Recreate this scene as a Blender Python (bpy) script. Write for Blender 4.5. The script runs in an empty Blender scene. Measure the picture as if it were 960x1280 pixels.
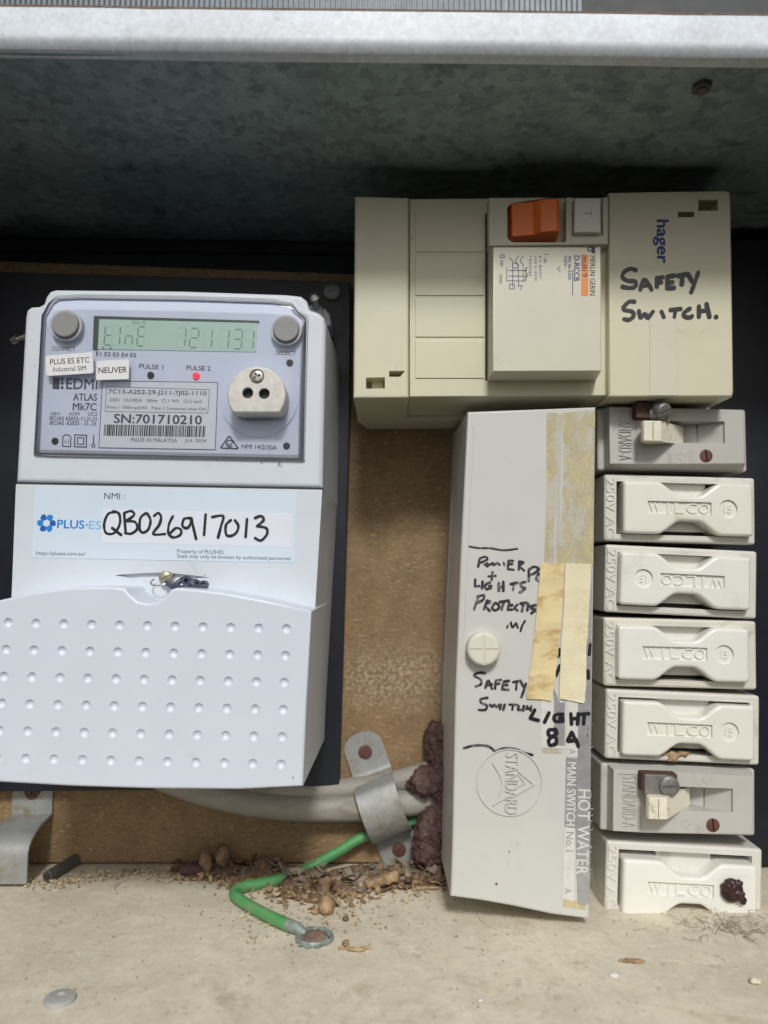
import bpy, bmesh, math, random
from mathutils import Vector, Matrix, noise as mnoise
random.seed(7)
S = 0.001                      # everything below is measured in millimetres
scene = bpy.context.scene

# ------------------------------------------------------------------ camera
cam_d = bpy.data.cameras.new('camera')
cam = bpy.data.objects.new('camera', cam_d)
scene.collection.objects.link(cam)
cam.location = (0, -0.340, 0)
cam.rotation_euler = (math.radians(94.4), 0, 0)
cam_d.sensor_fit = 'HORIZONTAL'
cam_d.sensor_width = 36
cam_d.lens = 36.11
cam_d.clip_start = 0.01
cam_d.clip_end = 50
cam_d.dof.use_dof = True
cam_d.dof.focus_distance = 0.278
cam_d.dof.aperture_fstop = 13.0
scene.camera = cam

# ------------------------------------------------------------------ sky and sun (bright overcast, from in front and above)
SUN_EL, SUN_AZ = 40.0, -4.0
world = bpy.data.worlds.new('World')
scene.world = world
world.use_nodes = True
wn, wl = world.node_tree.nodes, world.node_tree.links
sky = wn.new('ShaderNodeTexSky')
sky.sky_type = 'NISHITA'
sky.sun_disc = False
sky.sun_elevation = math.radians(SUN_EL)
sky.sun_rotation = math.radians(180 + SUN_AZ)
sky.air_density = 1.0
sky.dust_density = 3.0
sky.ozone_density = 1.0
hs = wn.new('ShaderNodeHueSaturation')
hs.inputs['Saturation'].default_value = 0.35
wl.new(sky.outputs[0], hs.inputs['Color'])
wl.new(hs.outputs[0], wn['Background'].inputs['Color'])
wn['Background'].inputs['Strength'].default_value = 0.05
sun_d = bpy.data.lights.new('sun', 'SUN')
sun_d.energy = 1.5
sun_d.angle = math.radians(10)
sun_d.color = (1.0, 0.988, 0.962)
sun = bpy.data.objects.new('sun', sun_d)
scene.collection.objects.link(sun)
_d = Vector((math.sin(math.radians(SUN_AZ)), math.cos(math.radians(SUN_AZ)) , -math.tan(math.radians(SUN_EL))))
sun.rotation_euler = _d.to_track_quat('-Z', 'Y').to_euler()
scene.view_settings.view_transform = 'Standard'
scene.view_settings.look = 'None'
scene.view_settings.gamma = 1
scene.view_settings.exposure = 0.54
scene.view_settings.use_curve_mapping = False
scene.render.engine = 'CYCLES'
scene.cycles.use_denoising = True
scene.cycles.max_bounces = 8
scene.cycles.transparent_max_bounces = 12

# ------------------------------------------------------------------ materials
def lin(c):
    return tuple(((v / 255) / 12.92 if v / 255 <= 0.04045 else ((v / 255 + 0.055) / 1.055) ** 2.4) for v in c)

MATS = {}
def mat(name, col, rough=0.5, metal=0.0, var=0.06, vs=60, bump=0.0, bs=900, dirt=None, speck=None, coat=0.0, stretch=None, spec=0.5, bdist=0.0002):
    """procedural surface: base colour with large and small mottling, optional dirt (colour, amount, scale) and specks (colour, amount, scale)"""
    m = bpy.data.materials.new(name)
    m.use_nodes = True
    n, l = m.node_tree.nodes, m.node_tree.links
    b = n['Principled BSDF']
    col = lin(col)
    tc = n.new('ShaderNodeTexCoord')
    oi = n.new('ShaderNodeObjectInfo')
    add = n.new('ShaderNodeVectorMath'); add.operation = 'ADD'
    l.new(tc.outputs['Object'], add.inputs[0])
    l.new(oi.outputs['Random'], add.inputs[1])
    vec = add.outputs[0]
    if stretch:
        mp = n.new('ShaderNodeMapping'); mp.inputs['Scale'].default_value = stretch
        l.new(vec, mp.inputs['Vector']); vec = mp.outputs[0]
    def noise(scale, detail=6, rough_=0.6, dist=0.0):
        t = n.new('ShaderNodeTexNoise'); t.inputs['Scale'].default_value = scale
        t.inputs['Detail'].default_value = detail; t.inputs['Roughness'].default_value = rough_
        t.inputs['Distortion'].default_value = dist
        l.new(vec, t.inputs['Vector']); return t.outputs['Fac']
    def ramp(fac, a, c):
        r = n.new('ShaderNodeMapRange'); r.interpolation_type = 'SMOOTHSTEP'
        r.inputs[1].default_value = a; r.inputs[2].default_value = c
        l.new(fac, r.inputs[0]); return r.outputs[0]
    def mix(fac, a, c):
        x = n.new('ShaderNodeMix'); x.data_type = 'RGBA'
        l.new(fac, x.inputs['Factor'])
        for sock, v in ((6, a), (7, c)):
            if isinstance(v, tuple): x.inputs[sock].default_value = (*v[:3], 1)
            else: l.new(v, x.inputs[sock])
        return x.outputs[2]
    lo = tuple(max(0, v * (1 - var)) for v in col); hi = tuple(min(1, v * (1 + var)) for v in col)
    c = mix(ramp(noise(vs), 0.3, 0.7), lo, hi)
    fine = noise(vs * 14, 3)
    lo2 = n.new('ShaderNodeMix'); lo2.data_type = 'RGBA'; lo2.blend_type = 'MULTIPLY'
    lo2.inputs['Factor'].default_value = min(1, var * 3)
    l.new(c, lo2.inputs[6])
    g = n.new('ShaderNodeMapRange'); g.inputs[1].default_value = .3; g.inputs[2].default_value = .7; g.inputs[3].default_value = .8; g.inputs[4].default_value = 1.1
    l.new(fine, g.inputs[0]); l.new(g.outputs[0], lo2.inputs[7])
    c = lo2.outputs[2]
    if dirt:
        dc, amt, ds = dirt
        f = ramp(noise(ds, 8, 0.68, 0.4), 0.62 - amt * 0.25, 0.80 - amt * 0.15)
        mm = n.new('ShaderNodeMath'); mm.operation = 'MULTIPLY'; mm.inputs[1].default_value = min(1, 0.35 + amt)
        l.new(f, mm.inputs[0])
        c = mix(mm.outputs[0], c, lin(dc))
    if speck:
        sc, amt, ss = speck
        v = n.new('ShaderNodeTexVoronoi'); v.inputs['Scale'].default_value = ss
        l.new(vec, v.inputs['Vector'])
        inv = ramp(v.outputs['Distance'], amt, amt * 0.4)
        gate = ramp(noise(ss * 0.31, 2), 0.5, 0.58)
        mm = n.new('ShaderNodeMath'); mm.operation = 'MULTIPLY'
        l.new(inv, mm.inputs[0]); l.new(gate, mm.inputs[1])
        c = mix(mm.outputs[0], c, lin(sc))
    l.new(c, b.inputs['Base Color'])
    rr = n.new('ShaderNodeMapRange'); rr.inputs[3].default_value = max(0.02, rough - 0.08); rr.inputs[4].default_value = min(1, rough + 0.1)
    l.new(noise(vs * 2.3, 4), rr.inputs[0]); l.new(rr.outputs[0], b.inputs['Roughness'])
    b.inputs['Metallic'].default_value = metal
    b.inputs['Specular IOR Level'].default_value = spec
    b.inputs['Coat Weight'].default_value = coat
    if bump:
        bp = n.new('ShaderNodeBump'); bp.inputs['Strength'].default_value = bump; bp.inputs['Distance'].default_value = bdist
        l.new(noise(bs, 5), bp.inputs['Height']); l.new(bp.outputs[0], b.inputs['Normal'])
    MATS[name] = m
    return m

def nodes_of(m): return m.node_tree.nodes, m.node_tree.links, m.node_tree.nodes['Principled BSDF']

mat('meter_white', (207, 214, 221), 0.42, var=0.02, bump=0.12, bs=1600, dirt=((150, 146, 138), 0.08, 45), speck=((110, 105, 98), 0.05, 150))
mat('cover_white', (213, 220, 231), 0.34, var=0.015, bump=0.06, bs=700, dirt=((176, 176, 174), 0.10, 30), speck=((140, 136, 130), 0.05, 110))
mat('face_lilac', (212, 221, 240), 0.45, var=0.015)
mat('lens_rim', (172, 174, 182), 0.25, var=0.03)
mat('grey_button', (140, 141, 140), 0.55, var=0.04, bump=0.2, bs=1500)
mat('lcd_green', (188, 215, 203), 0.25, var=0.02, vs=30)
mat('lcd_recess_shade', (60, 72, 70), 0.4, var=0.02)
mat('lcd_seg', (124, 154, 144), 0.4, var=0.02)
mat('lcd_ghost', (180, 207, 194), 0.4, var=0.02)
mat('print_grey', (66, 68, 82), 0.5, var=0.05)
mat('print_black', (34, 34, 40), 0.5, var=0.05)
mat('print_blue', (28, 52, 120), 0.5, var=0.05)
mat('plate_paper', (222, 226, 236), 0.4, var=0.012)
mat('paper_white', (226, 226, 226), 0.5, var=0.015)
mat('label_blue_white', (208, 222, 234), 0.35, var=0.02, vs=20)
mat('brand_blue', (30, 132, 208), 0.4, var=0.1, vs=200)
mat('brand_blue_dark', (20, 92, 180), 0.4, var=0.1, vs=200)
mat('brand_blue_pale', (110, 178, 218), 0.4, var=0.05)
mat('steel_sparkle', (208, 205, 198), 0.42, metal=0.08, var=0.1, vs=400, bump=0.35, bs=1800)
mat('screw_steel', (176, 172, 166), 0.3, metal=0.8, var=0.1, vs=300)
mat('brass', (176, 170, 146), 0.32, metal=0.6, var=0.12, vs=300)
mat('hole_black', (14, 15, 22), 0.5, var=0.05)
mat('slot_shadow', (52, 52, 50), 0.6, var=0.05)
mat('seal_blue', (62, 70, 88), 0.4, var=0.2, vs=400)
mat('navy_panel', (18, 23, 34), 0.42, var=0.15, vs=90, bump=0.25, bs=700, dirt=((44, 50, 58), 0.18, 60))
mat('beige', (209, 204, 178), 0.38, var=0.018, bump=0.1, bs=1400, dirt=((158, 146, 116), 0.1, 40), speck=((96, 84, 66), 0.05, 90))
mat('beige_smooth', (209, 203, 184), 0.34, var=0.02, bump=0.05, dirt=((166, 156, 130), 0.08, 55))
mat('rccb', (206, 202, 182), 0.4, var=0.02, bump=0.15, bs=1700, dirt=((170, 160, 140), 0.1, 60))
mat('orange', (240, 120, 50), 0.38, var=0.04, dirt=((150, 80, 45), 0.12, 160))
mat('orange_print', (226, 138, 62), 0.5, var=0.04)
mat('test_white', (224, 223, 212), 0.4, var=0.02)
mat('cover_grey', (200, 200, 195), 0.36, var=0.02, bump=0.06, bs=1300, dirt=((160, 154, 142), 0.12, 32), speck=((80, 70, 60), 0.06, 130))
mat('base_grey', (168, 168, 164), 0.5, var=0.04, dirt=((110, 104, 92), 0.25, 60))
mat('knob_cream', (218, 214, 198), 0.4, var=0.02, dirt=((160, 146, 118), 0.1, 120))
mat('switch_grey', (186, 184, 178), 0.42, var=0.025, bump=0.06, dirt=((120, 112, 98), 0.16, 70), speck=((70, 62, 55), 0.06, 170))
mat('porcelain', (230, 230, 224), 0.2, var=0.02, bump=0.06, bs=500, dirt=((176, 164, 140), 0.2, 42), speck=((120, 108, 92), 0.05, 150), coat=0.25)
mat('porcelain_base', (214, 212, 205), 0.32, var=0.03, bump=0.08, bs=700, dirt=((146, 134, 112), 0.24, 60), speck=((96, 84, 68), 0.06, 150))
mat('toggle_cream', (226, 221, 202), 0.4, var=0.05, vs=200, dirt=((120, 96, 60), 0.3, 220))
mat('rust', (88, 62, 54), 0.75, metal=0.1, var=0.3, vs=300, bump=0.6, bs=900, dirt=((60, 42, 38), 0.4, 260))
mat('rust_red', (100, 66, 56), 0.65, metal=0.15, var=0.2, vs=300, bump=0.3, bs=900, dirt=((70, 42, 36), 0.3, 300))
mat('zinc_dirty', (128, 126, 122), 0.45, metal=0.3, var=0.2, vs=250, bump=0.3, bs=800, dirt=((120, 92, 66), 0.2, 260))
mat('galv_clamp', (158, 160, 158), 0.5, metal=0.35, var=0.1, vs=160, bump=0.25, bs=700, dirt=((138, 124, 96), 0.6, 80), speck=((84, 84, 88), 0.14, 420))
mat('galv_blue', (146, 154, 162), 0.5, metal=0.3, var=0.12, vs=160, bump=0.25, bs=800, dirt=((168, 156, 128), 0.4, 110))
mat('cable_grey', (148, 144, 136), 0.6, var=0.1, vs=70, bump=0.4, bs=300, dirt=((104, 92, 76), 0.55, 60), speck=((90, 78, 62), 0.12, 300), stretch=(0.4, 1, 1))
mat('green_pvc', (86, 152, 94), 0.42, var=0.12, vs=120, bump=0.25, bs=500, dirt=((146, 142, 112), 0.42, 120), speck=((96, 84, 62), 0.14, 420))
mat('lug_verdigris', (146, 158, 152), 0.55, metal=0.3, var=0.2, vs=300, bump=0.5, bs=900, dirt=((96, 74, 56), 0.4, 260))
mat('putty', (80, 55, 52), 0.62, var=0.25, vs=120, bump=1.0, bs=420, dirt=((112, 92, 82), 0.5, 140), speck=((160, 142, 124), 0.16, 420), bdist=0.0012)
mat('rod_grey', (92, 92, 88), 0.6, metal=0.2, var=0.15, vs=200, bump=0.3, dirt=((130, 112, 88), 0.35, 160))
mat('wax_brown', (58, 32, 32), 0.35, var=0.3, vs=300, bump=0.5, bs=500, bdist=0.0006)
mat('tape_paper', (224, 206, 158), 0.6, var=0.05, vs=90, bump=0.35, bs=350, dirt=((178, 132, 66), 0.5, 70), speck=((150, 110, 60), 0.12, 260), stretch=(1, 1, 2.4))
mat('tape_paper_pale', (228, 218, 184), 0.6, var=0.05, vs=90, bump=0.35, bs=350, dirt=((198, 160, 92), 0.38, 75), stretch=(1, 1, 2.2))
mat('foil_silver', (176, 177, 178), 0.34, metal=0.45, var=0.12, vs=220, bump=0.4, bs=900, dirt=((150, 146, 136), 0.3, 160))
mat('foil_white', (216, 215, 210), 0.42, metal=0.1, var=0.05, vs=200, bump=0.35, bs=900, dirt=((180, 174, 160), 0.3, 150))
mat('leaf_brown', (116, 92, 70), 0.8, var=0.6, vs=260, bump=0.5, bs=500, dirt=((74, 54, 42), 0.4, 200))
mat('leaf_grey', (126, 114, 100), 0.85, var=0.5, vs=260, bump=0.5, bs=500)
mat('leaf_tan', (160, 134, 102), 0.8, var=0.45, vs=260, bump=0.4, bs=500)
mat('grit', (180, 164, 136), 0.85, var=0.5, vs=260)
mat('rust_pale', (132, 110, 98), 0.8, var=0.3, vs=400, bump=0.7, bs=900, dirt=((84, 58, 48), 0.5, 420))
mat('dirt_brown', (116, 94, 72), 0.9, var=0.3, vs=260, bump=1.0, bs=700, dirt=((78, 60, 48), 0.45, 160), speck=((176, 150, 116), 0.22, 600), bdist=0.0012)
mat('fluff', (140, 132, 120), 0.9, var=0.3, vs=200)
mat('clad_grey', (128, 136, 142), 0.5, metal=0.2, var=0.05)
mat('clad_dark', (66, 68, 70), 0.6, var=0.1)

# every porcelain piece has yellowed by its own amount
for nm in ('porcelain', 'porcelain_base'):
    n, l, b = MATS[nm].node_tree.nodes, MATS[nm].node_tree.links, MATS[nm].node_tree.nodes['Principled BSDF']
    base = b.inputs['Base Color'].links[0].from_socket
    oi = n.new('ShaderNodeObjectInfo'); mr = n.new('ShaderNodeMapRange'); mr.inputs[4].default_value = 0.5
    l.new(oi.outputs['Random'], mr.inputs[0])
    x = n.new('ShaderNodeMix'); x.data_type = 'RGBA'; x.blend_type = 'MULTIPLY'; l.new(mr.outputs[0], x.inputs['Factor'])
    l.new(base, x.inputs[6]); x.inputs[7].default_value = (0.95, 0.90, 0.76, 1); l.new(x.outputs[2], b.inputs['Base Color'])

# marker ink: dense black with dry, greyish patches
m = mat('ink', (26, 26, 32), 0.42, var=0.3, vs=350, dirt=((92, 92, 98), 0.12, 500))
m = mat('ink_dry', (34, 34, 42), 0.5, var=0.3, vs=350, dirt=((138, 138, 142), 0.62, 380))
# red pulse lamp
m = mat('led_red', (214, 40, 66), 0.25, var=0.1)
n, l, b = nodes_of(m); b.inputs['Emission Color'].default_value = (1, 0.03, 0.08, 1); b.inputs['Emission Strength'].default_value = 0.35
# clear acrylic pane: mostly see-through with a Fresnel mirror on top
m = bpy.data.materials.new('clear_acrylic'); m.use_nodes = True
n, l = m.node_tree.nodes, m.node_tree.links
n.remove(n['Principled BSDF'])
tr = n.new('ShaderNodeBsdfTransparent'); tr.inputs[0].default_value = (0.985, 0.988, 0.992, 1)
gl = n.new('ShaderNodeBsdfGlossy'); gl.inputs['Roughness'].default_value = 0.06
fr = n.new('ShaderNodeFresnel'); fr.inputs[0].default_value = 1.49
mx = n.new('ShaderNodeMixShader')
l.new(fr.outputs[0], mx.inputs[0]); l.new(tr.outputs[0], mx.inputs[1]); l.new(gl.outputs[0], mx.inputs[2])
l.new(mx.outputs[0], n['Material Output'].inputs['Surface'])
MATS['clear_acrylic'] = m
# old glue left by peeled tape: patchy yellow film over the plastic below
def glue(name, col, thr):
    m = mat(name, col, 0.55, var=0.1, vs=150, bump=0.5, bs=500)
    n, l, b = nodes_of(m)
    tc = n.new('ShaderNodeTexCoord')
    mp = n.new('ShaderNodeMapping'); mp.inputs['Scale'].default_value = (1.6, 1, 0.8)
    l.new(tc.outputs['Object'], mp.inputs[0])
    t = n.new('ShaderNodeTexNoise'); t.inputs['Scale'].default_value = 110; t.inputs['Detail'].default_value = 9; t.inputs['Roughness'].default_value = .72; t.inputs['Distortion'].default_value = 0.25
    l.new(mp.outputs[0], t.inputs['Vector'])
    r = n.new('ShaderNodeMapRange'); r.inputs[1].default_value = thr; r.inputs[2].default_value = thr + 0.14; r.inputs[3].default_value = 0.22; r.inputs[4].default_value = 0.85
    l.new(t.outputs['Fac'], r.inputs[0]); l.new(r.outputs[0], b.inputs['Alpha'])
glue('glue_yellow', (206, 193, 148), 0.45)
glue('glue_pale', (198, 188, 156), 0.53)

# MDF: short pale and dark fibres lying in all directions, one rubbed whitish patch
m = mat('mdf', (132, 109, 78), 0.72, var=0.12, vs=90, bump=0.45, bs=900, dirt=((104, 82, 54), 0.25, 70))
n, l, b = nodes_of(m)
base = b.inputs['Base Color'].links[0].from_socket
tc = n.new('ShaderNodeTexCoord')
prev = base
for i, (ang, colr, lo_, hi_) in enumerate(((0.5, (178, 152, 114), 0.60, 0.70), (2.2, (170, 142, 104), 0.61, 0.70), (1.3, (100, 66, 36), 0.60, 0.72), (2.9, (112, 74, 40), 0.61, 0.72))):
    mp = n.new('ShaderNodeMapping'); mp.inputs['Rotation'].default_value = (0, ang, 0); mp.inputs['Scale'].default_value = (330, 100, 1250); mp.inputs['Location'].default_value = (i * 3.1, 0, i * 7.7)
    l.new(tc.outputs['Object'], mp.inputs[0])
    t = n.new('ShaderNodeTexNoise'); t.inputs['Scale'].default_value = 1.0; t.inputs['Detail'].default_value = 2; t.inputs['Distortion'].default_value = 0.8
    l.new(mp.outputs[0], t.inputs['Vector'])
    r = n.new('ShaderNodeMapRange'); r.inputs[1].default_value = lo_; r.inputs[2].default_value = hi_; r.inputs[4].default_value = 0.7
    l.new(t.outputs['Fac'], r.inputs[0])
    x = n.new('ShaderNodeMix'); x.data_type = 'RGBA'; l.new(r.outputs[0], x.inputs['Factor']); l.new(prev, x.inputs[6]); x.inputs[7].default_value = (*lin(colr), 1)
    prev = x.outputs[2]
sp = n.new('ShaderNodeMapping'); sp.inputs['Location'].default_value = (-0.005, 0, 0.046); sp.inputs['Scale'].default_value = (1, 1, 1)
l.new(tc.outputs['Object'], sp.inputs[0])
sc_ = n.new('ShaderNodeVectorMath'); sc_.operation = 'MULTIPLY'; sc_.inputs[1].default_value = (1 / 0.040, 0, 1 / 0.017); l.new(sp.outputs[0], sc_.inputs[0])
ln = n.new('ShaderNodeVectorMath'); ln.operation = 'LENGTH'; l.new(sc_.outputs[0], ln.inputs[0])
r1 = n.new('ShaderNodeMapRange'); r1.inputs[1].default_value = 1.1; r1.inputs[2].default_value = 0.3; l.new(ln.outputs['Value'], r1.inputs[0])
t = n.new('ShaderNodeTexNoise'); t.inputs['Scale'].default_value = 600; t.inputs['Detail'].default_value = 4; l.new(tc.outputs['Object'], t.inputs['Vector'])
r2 = n.new('ShaderNodeMapRange'); r2.inputs[1].default_value = 0.44; r2.inputs[2].default_value = 0.64; r2.inputs[4].default_value = 0.5; l.new(t.outputs['Fac'], r2.inputs[0])
mm = n.new('ShaderNodeMath'); mm.operation = 'MULTIPLY'; l.new(r1.outputs[0], mm.inputs[0]); l.new(r2.outputs[0], mm.inputs[1])
x = n.new('ShaderNodeMix'); x.data_type = 'RGBA'; l.new(mm.outputs[0], x.inputs['Factor']); l.new(prev, x.inputs[6]); x.inputs[7].default_value = (*lin((196, 182, 160)), 1)
l.new(x.outputs[2], b.inputs['Base Color'])

# galvanised sheet with spangle
def galv(name, col, metal, rough, vari, spscale, stain):
    m = mat(name, col, rough, metal=metal, var=0.1, vs=26, bump=0.25, bs=600, dirt=stain)
    n, l, b = nodes_of(m)
    base = b.inputs['Base Color'].links[0].from_socket
    tc = n.new('ShaderNodeTexCoord')
    v = n.new('ShaderNodeTexVoronoi'); v.inputs['Scale'].default_value = spscale; l.new(tc.outputs['Object'], v.inputs['Vector'])
    sx = n.new('ShaderNodeSeparateColor'); l.new(v.outputs['Color'], sx.inputs[0])
    r = n.new('ShaderNodeMapRange'); r.inputs[3].default_value = 1 - vari; r.inputs[4].default_value = 1 + vari; l.new(sx.outputs[0], r.inputs[0])
    x = n.new('ShaderNodeMix'); x.data_type = 'RGBA'; x.blend_type = 'MULTIPLY'; x.inputs['Factor'].default_value = 1
    l.new(base, x.inputs[6]); l.new(r.outputs[0], x.inputs[7]); l.new(x.outputs[2], b.inputs['Base Color'])
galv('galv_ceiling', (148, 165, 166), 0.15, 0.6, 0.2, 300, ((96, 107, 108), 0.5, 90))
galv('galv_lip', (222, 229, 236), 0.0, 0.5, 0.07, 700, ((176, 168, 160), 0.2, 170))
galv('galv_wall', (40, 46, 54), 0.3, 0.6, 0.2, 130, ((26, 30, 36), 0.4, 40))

# floor: old dusty sheet with blotches, scratches and grit
m = mat('floor_dust', (214, 205, 184), 0.72, var=0.13, vs=30, bump=0.5, bs=260, dirt=((176, 160, 134), 0.42, 30), speck=((140, 122, 98), 0.07, 420), bdist=0.0004)
n, l, b = nodes_of(m)
base = b.inputs['Base Color'].links[0].from_socket
tc = n.new('ShaderNodeTexCoord')
prev = base
for scl, lo_, hi_, colr, amt in ((150, 0.54, 0.66, (226, 220, 204), 0.6), (210, 0.58, 0.68, (172, 162, 142), 0.6), (700, 0.66, 0.72, (206, 190, 160), 0.7)):
    t = n.new('ShaderNodeTexNoise'); t.inputs['Scale'].default_value = scl; t.inputs['Detail'].default_value = 7; t.inputs['Roughness'].default_value = 0.65; l.new(tc.outputs['Object'], t.inputs['Vector'])
    r = n.new('ShaderNodeMapRange'); r.inputs[1].default_value = lo_; r.inputs[2].default_value = hi_; r.inputs[4].default_value = amt; l.new(t.outputs['Fac'], r.inputs[0])
    x = n.new('ShaderNodeMix'); x.data_type = 'RGBA'; l.new(r.outputs[0], x.inputs['Factor']); l.new(prev, x.inputs[6]); x.inputs[7].default_value = (*lin(colr), 1); prev = x.outputs[2]
l.new(prev, b.inputs['Base Color'])

# ------------------------------------------------------------------ mesh helpers (millimetres)
ORG = Vector((0, 0, 0))
COLL = scene.collection

def bm_of(): return bmesh.new()

def finish(name, bm, material, parent=None, smooth=True, angle=38):
    bmesh.ops.recalc_face_normals(bm, faces=bm.faces)
    me = bpy.data.meshes.new(name)
    bm.to_mesh(me); bm.free()
    me.transform(Matrix.Scale(S, 4) @ Matrix.Translation(-ORG))
    if smooth:
        me.shade_smooth(); me.set_sharp_from_angle(angle=math.radians(angle))
    me.materials.append(MATS[material])
    o = bpy.data.objects.new(name, me)
    COLL.objects.link(o)
    if smooth and angle < 90:
        wm = o.modifiers.new('weighted_normals', 'WEIGHTED_NORMAL'); wm.keep_sharp = True; wm.weight = 90
    if parent is not None: o.parent = parent
    else: o.location = ORG * S
    return o

def tag(o, label=None, cat=None, group=None, kind=None):
    if label: o['label'] = label
    if cat: o['category'] = cat
    if group: o['group'] = group
    if kind: o['kind'] = kind
    return o

def thing(name, label, cat, at, group=None):
    global ORG
    ORG = Vector(at)
    e = bpy.data.objects.new(name, None)
    e.empty_display_size = 0.01
    e.location = ORG * S
    COLL.objects.link(e)
    tag(e, label, cat, group)
    return e

def world_frame():
    global ORG
    ORG = Vector((0, 0, 0))

def prism(pts, yb, yf, bev=0.0, seg=2, back=None, bm=None, cbev=0.0):
    """outline pts (x, z) extruded from depth yb (back) to yf (front); front rim rounded by bev"""
    bm = bm or bmesh.new()
    f = [bm.verts.new((x, yf, z)) for x, z in pts]
    bk = [bm.verts.new((x, yb, z)) for x, z in (back or pts)]
    ff = bm.faces.new(f)
    bm.faces.new(list(reversed(bk)))
    n = len(pts)
    for i in range(n):
        bm.faces.new((f[i], bk[i], bk[(i + 1) % n], f[(i + 1) % n]))
    bmesh.ops.recalc_face_normals(bm, faces=bm.faces)
    if bev:
        es = list(ff.edges)
        if cbev:
            for i in range(n):
                a, b2, c = Vector(pts[i - 1]), Vector(pts[i]), Vector(pts[(i + 1) % n])
                if abs((b2 - a).angle_signed(c - b2)) > 0.8:
                    e = bm.edges.get((f[i], bk[i]))
                    if e: es.append(e)
        bmesh.ops.bevel(bm, geom=es, offset=bev, segments=seg, profile=0.5, affect='EDGES', clamp_overlap=True)
    return bm

def rect(x0, x1, z0, z1): return [(x0, z0), (x1, z0), (x1, z1), (x0, z1)]

def box(x0, x1, z0, z1, yb, yf, bev=0.0, seg=2, bm=None):
    return prism(rect(x0, x1, z0, z1), yb, yf, bev, seg, bm=bm, cbev=1 if bev else 0)

def inset(pts, d):
    """shift an outline by d (positive = outwards)"""
    c = Vector((sum(p[0] for p in pts) / len(pts), sum(p[1] for p in pts) / len(pts)))
    hw = max(abs(p[0] - c.x) for p in pts); hh = max(abs(p[1] - c.y) for p in pts)
    return [(c.x + (p[0] - c.x) * (hw + d) / hw, c.y + (p[1] - c.y) * (hh + d) / hh) for p in pts]

def circle(cx, cz, r, n=32, a0=0.0): return [(cx + r * math.cos(a0 + 2 * math.pi * i / n), cz + r * math.sin(a0 + 2 * math.pi * i / n)) for i in range(n)]

def rounded(pts, r, n=5):
    """round every corner of a polygon"""
    out = []
    m_ = len(pts)
    for i in range(m_):
        p0, p1, p2 = Vector(pts[i - 1]), Vector(pts[i]), Vector(pts[(i + 1) % m_])
        a = p1 + (p0 - p1).normalized() * min(r, (p0 - p1).length * .49)
        b = p1 + (p2 - p1).normalized() * min(r, (p2 - p1).length * .49)
        for k in range(n + 1):
            t = k / n
            q = a * (1 - t) ** 2 + p1 * 2 * t * (1 - t) + b * t * t
            out.append((q.x, q.y))
    return out

def disc(cx, cz, r, yb, yf, bev=0.2, n=32, bm=None, seg=2): return prism(circle(cx, cz, r, n), yb, yf, bev, seg, bm=bm)

def pillow(pts, yb, yf, r, seg=4, pockets=()):
    """outline extruded with a generously rounded front rim, offset along the outline's own normals"""
    bm = bmesh.new(); n = len(pts); P = [Vector(p) for p in pts]
    area = sum(P[i].x * P[(i + 1) % n].y - P[(i + 1) % n].x * P[i].y for i in range(n)); sg = 1 if area > 0 else -1
    N = []
    for i in range(n):
        d1 = (P[i] - P[i - 1]).normalized(); d2 = (P[(i + 1) % n] - P[i]).normalized()
        m1 = Vector((-d1.y, d1.x)) * sg; m2 = Vector((-d2.y, d2.x)) * sg
        m = (m1 + m2).normalized(); N.append(m / max(.6, m.dot(m1)))
    rings = [[bm.verts.new((p.x, yb, p.y)) for p in P]]
    for k in range(seg + 1):
        a = math.pi / 2 * k / seg; d = r * (1 - math.cos(a)); y = yf + r * (1 - math.sin(a))
        rings.append([bm.verts.new((p.x + q.x * d, y, p.y + q.y * d)) for p, q in zip(P, N)])
    bm.faces.new(list(reversed(rings[0])))
    for a, b in zip(rings, rings[1:]):
        for i in range(n): bm.faces.new((a[i], b[i], b[(i + 1) % n], a[(i + 1) % n]))
    edges = [bm.edges.get((rings[-1][i], rings[-1][(i + 1) % n])) for i in range(n)]
    for q, dep in pockets:
        top = [bm.verts.new((x, yf, z)) for x, z in q]; low = [bm.verts.new((x, yf + dep, z)) for x, z in q]
        for i in range(len(q)):
            j = (i + 1) % len(q)
            bm.faces.new((top[i], top[j], low[j], low[i])); edges.append(bm.edges.get((top[i], top[j])))
        bm.faces.new(low)
    bmesh.ops.triangle_fill(bm, edges=edges, use_beauty=True, use_dissolve=False, normal=(0, -1, 0))
    return bm

def ring(cx, cz, r0, r1, yb, yf, n=40, bm=None):
    bm = bm or bmesh.new()
    A = [[bm.verts.new((x, y, z)) for x, z in circle(cx, cz, r, n)] for r, y in ((r1, yb), (r1, yf), (r0, yf), (r0, yb))]
    for k in range(4):
        p, q = A[k], A[(k + 1) % 4]
        for i in range(n): bm.faces.new((p[i], p[(i + 1) % n], q[(i + 1) % n], q[i]))
    return bm

def cut(bm, cutter):
    """subtract cutter from bm"""
    obs = []
    for k in (bm, cutter):
        bmesh.ops.recalc_face_normals(k, faces=k.faces)
        me = bpy.data.meshes.new('t'); k.to_mesh(me); k.free()
        o = bpy.data.objects.new('t', me); COLL.objects.link(o); obs.append(o)
    md = obs[0].modifiers.new('b', 'BOOLEAN'); md.object = obs[1]; md.operation = 'DIFFERENCE'; md.solver = 'EXACT'
    dg = bpy.context.evaluated_depsgraph_get(); dg.update()
    me = bpy.data.meshes.new_from_object(obs[0].evaluated_get(dg))
    out = bmesh.new(); out.from_mesh(me)
    bpy.data.meshes.remove(me)
    for o in obs:
        d = o.data; bpy.data.objects.remove(o); bpy.data.meshes.remove(d)
    bmesh.ops.remove_doubles(out, verts=out.verts, dist=0.0005)
    return out

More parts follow.
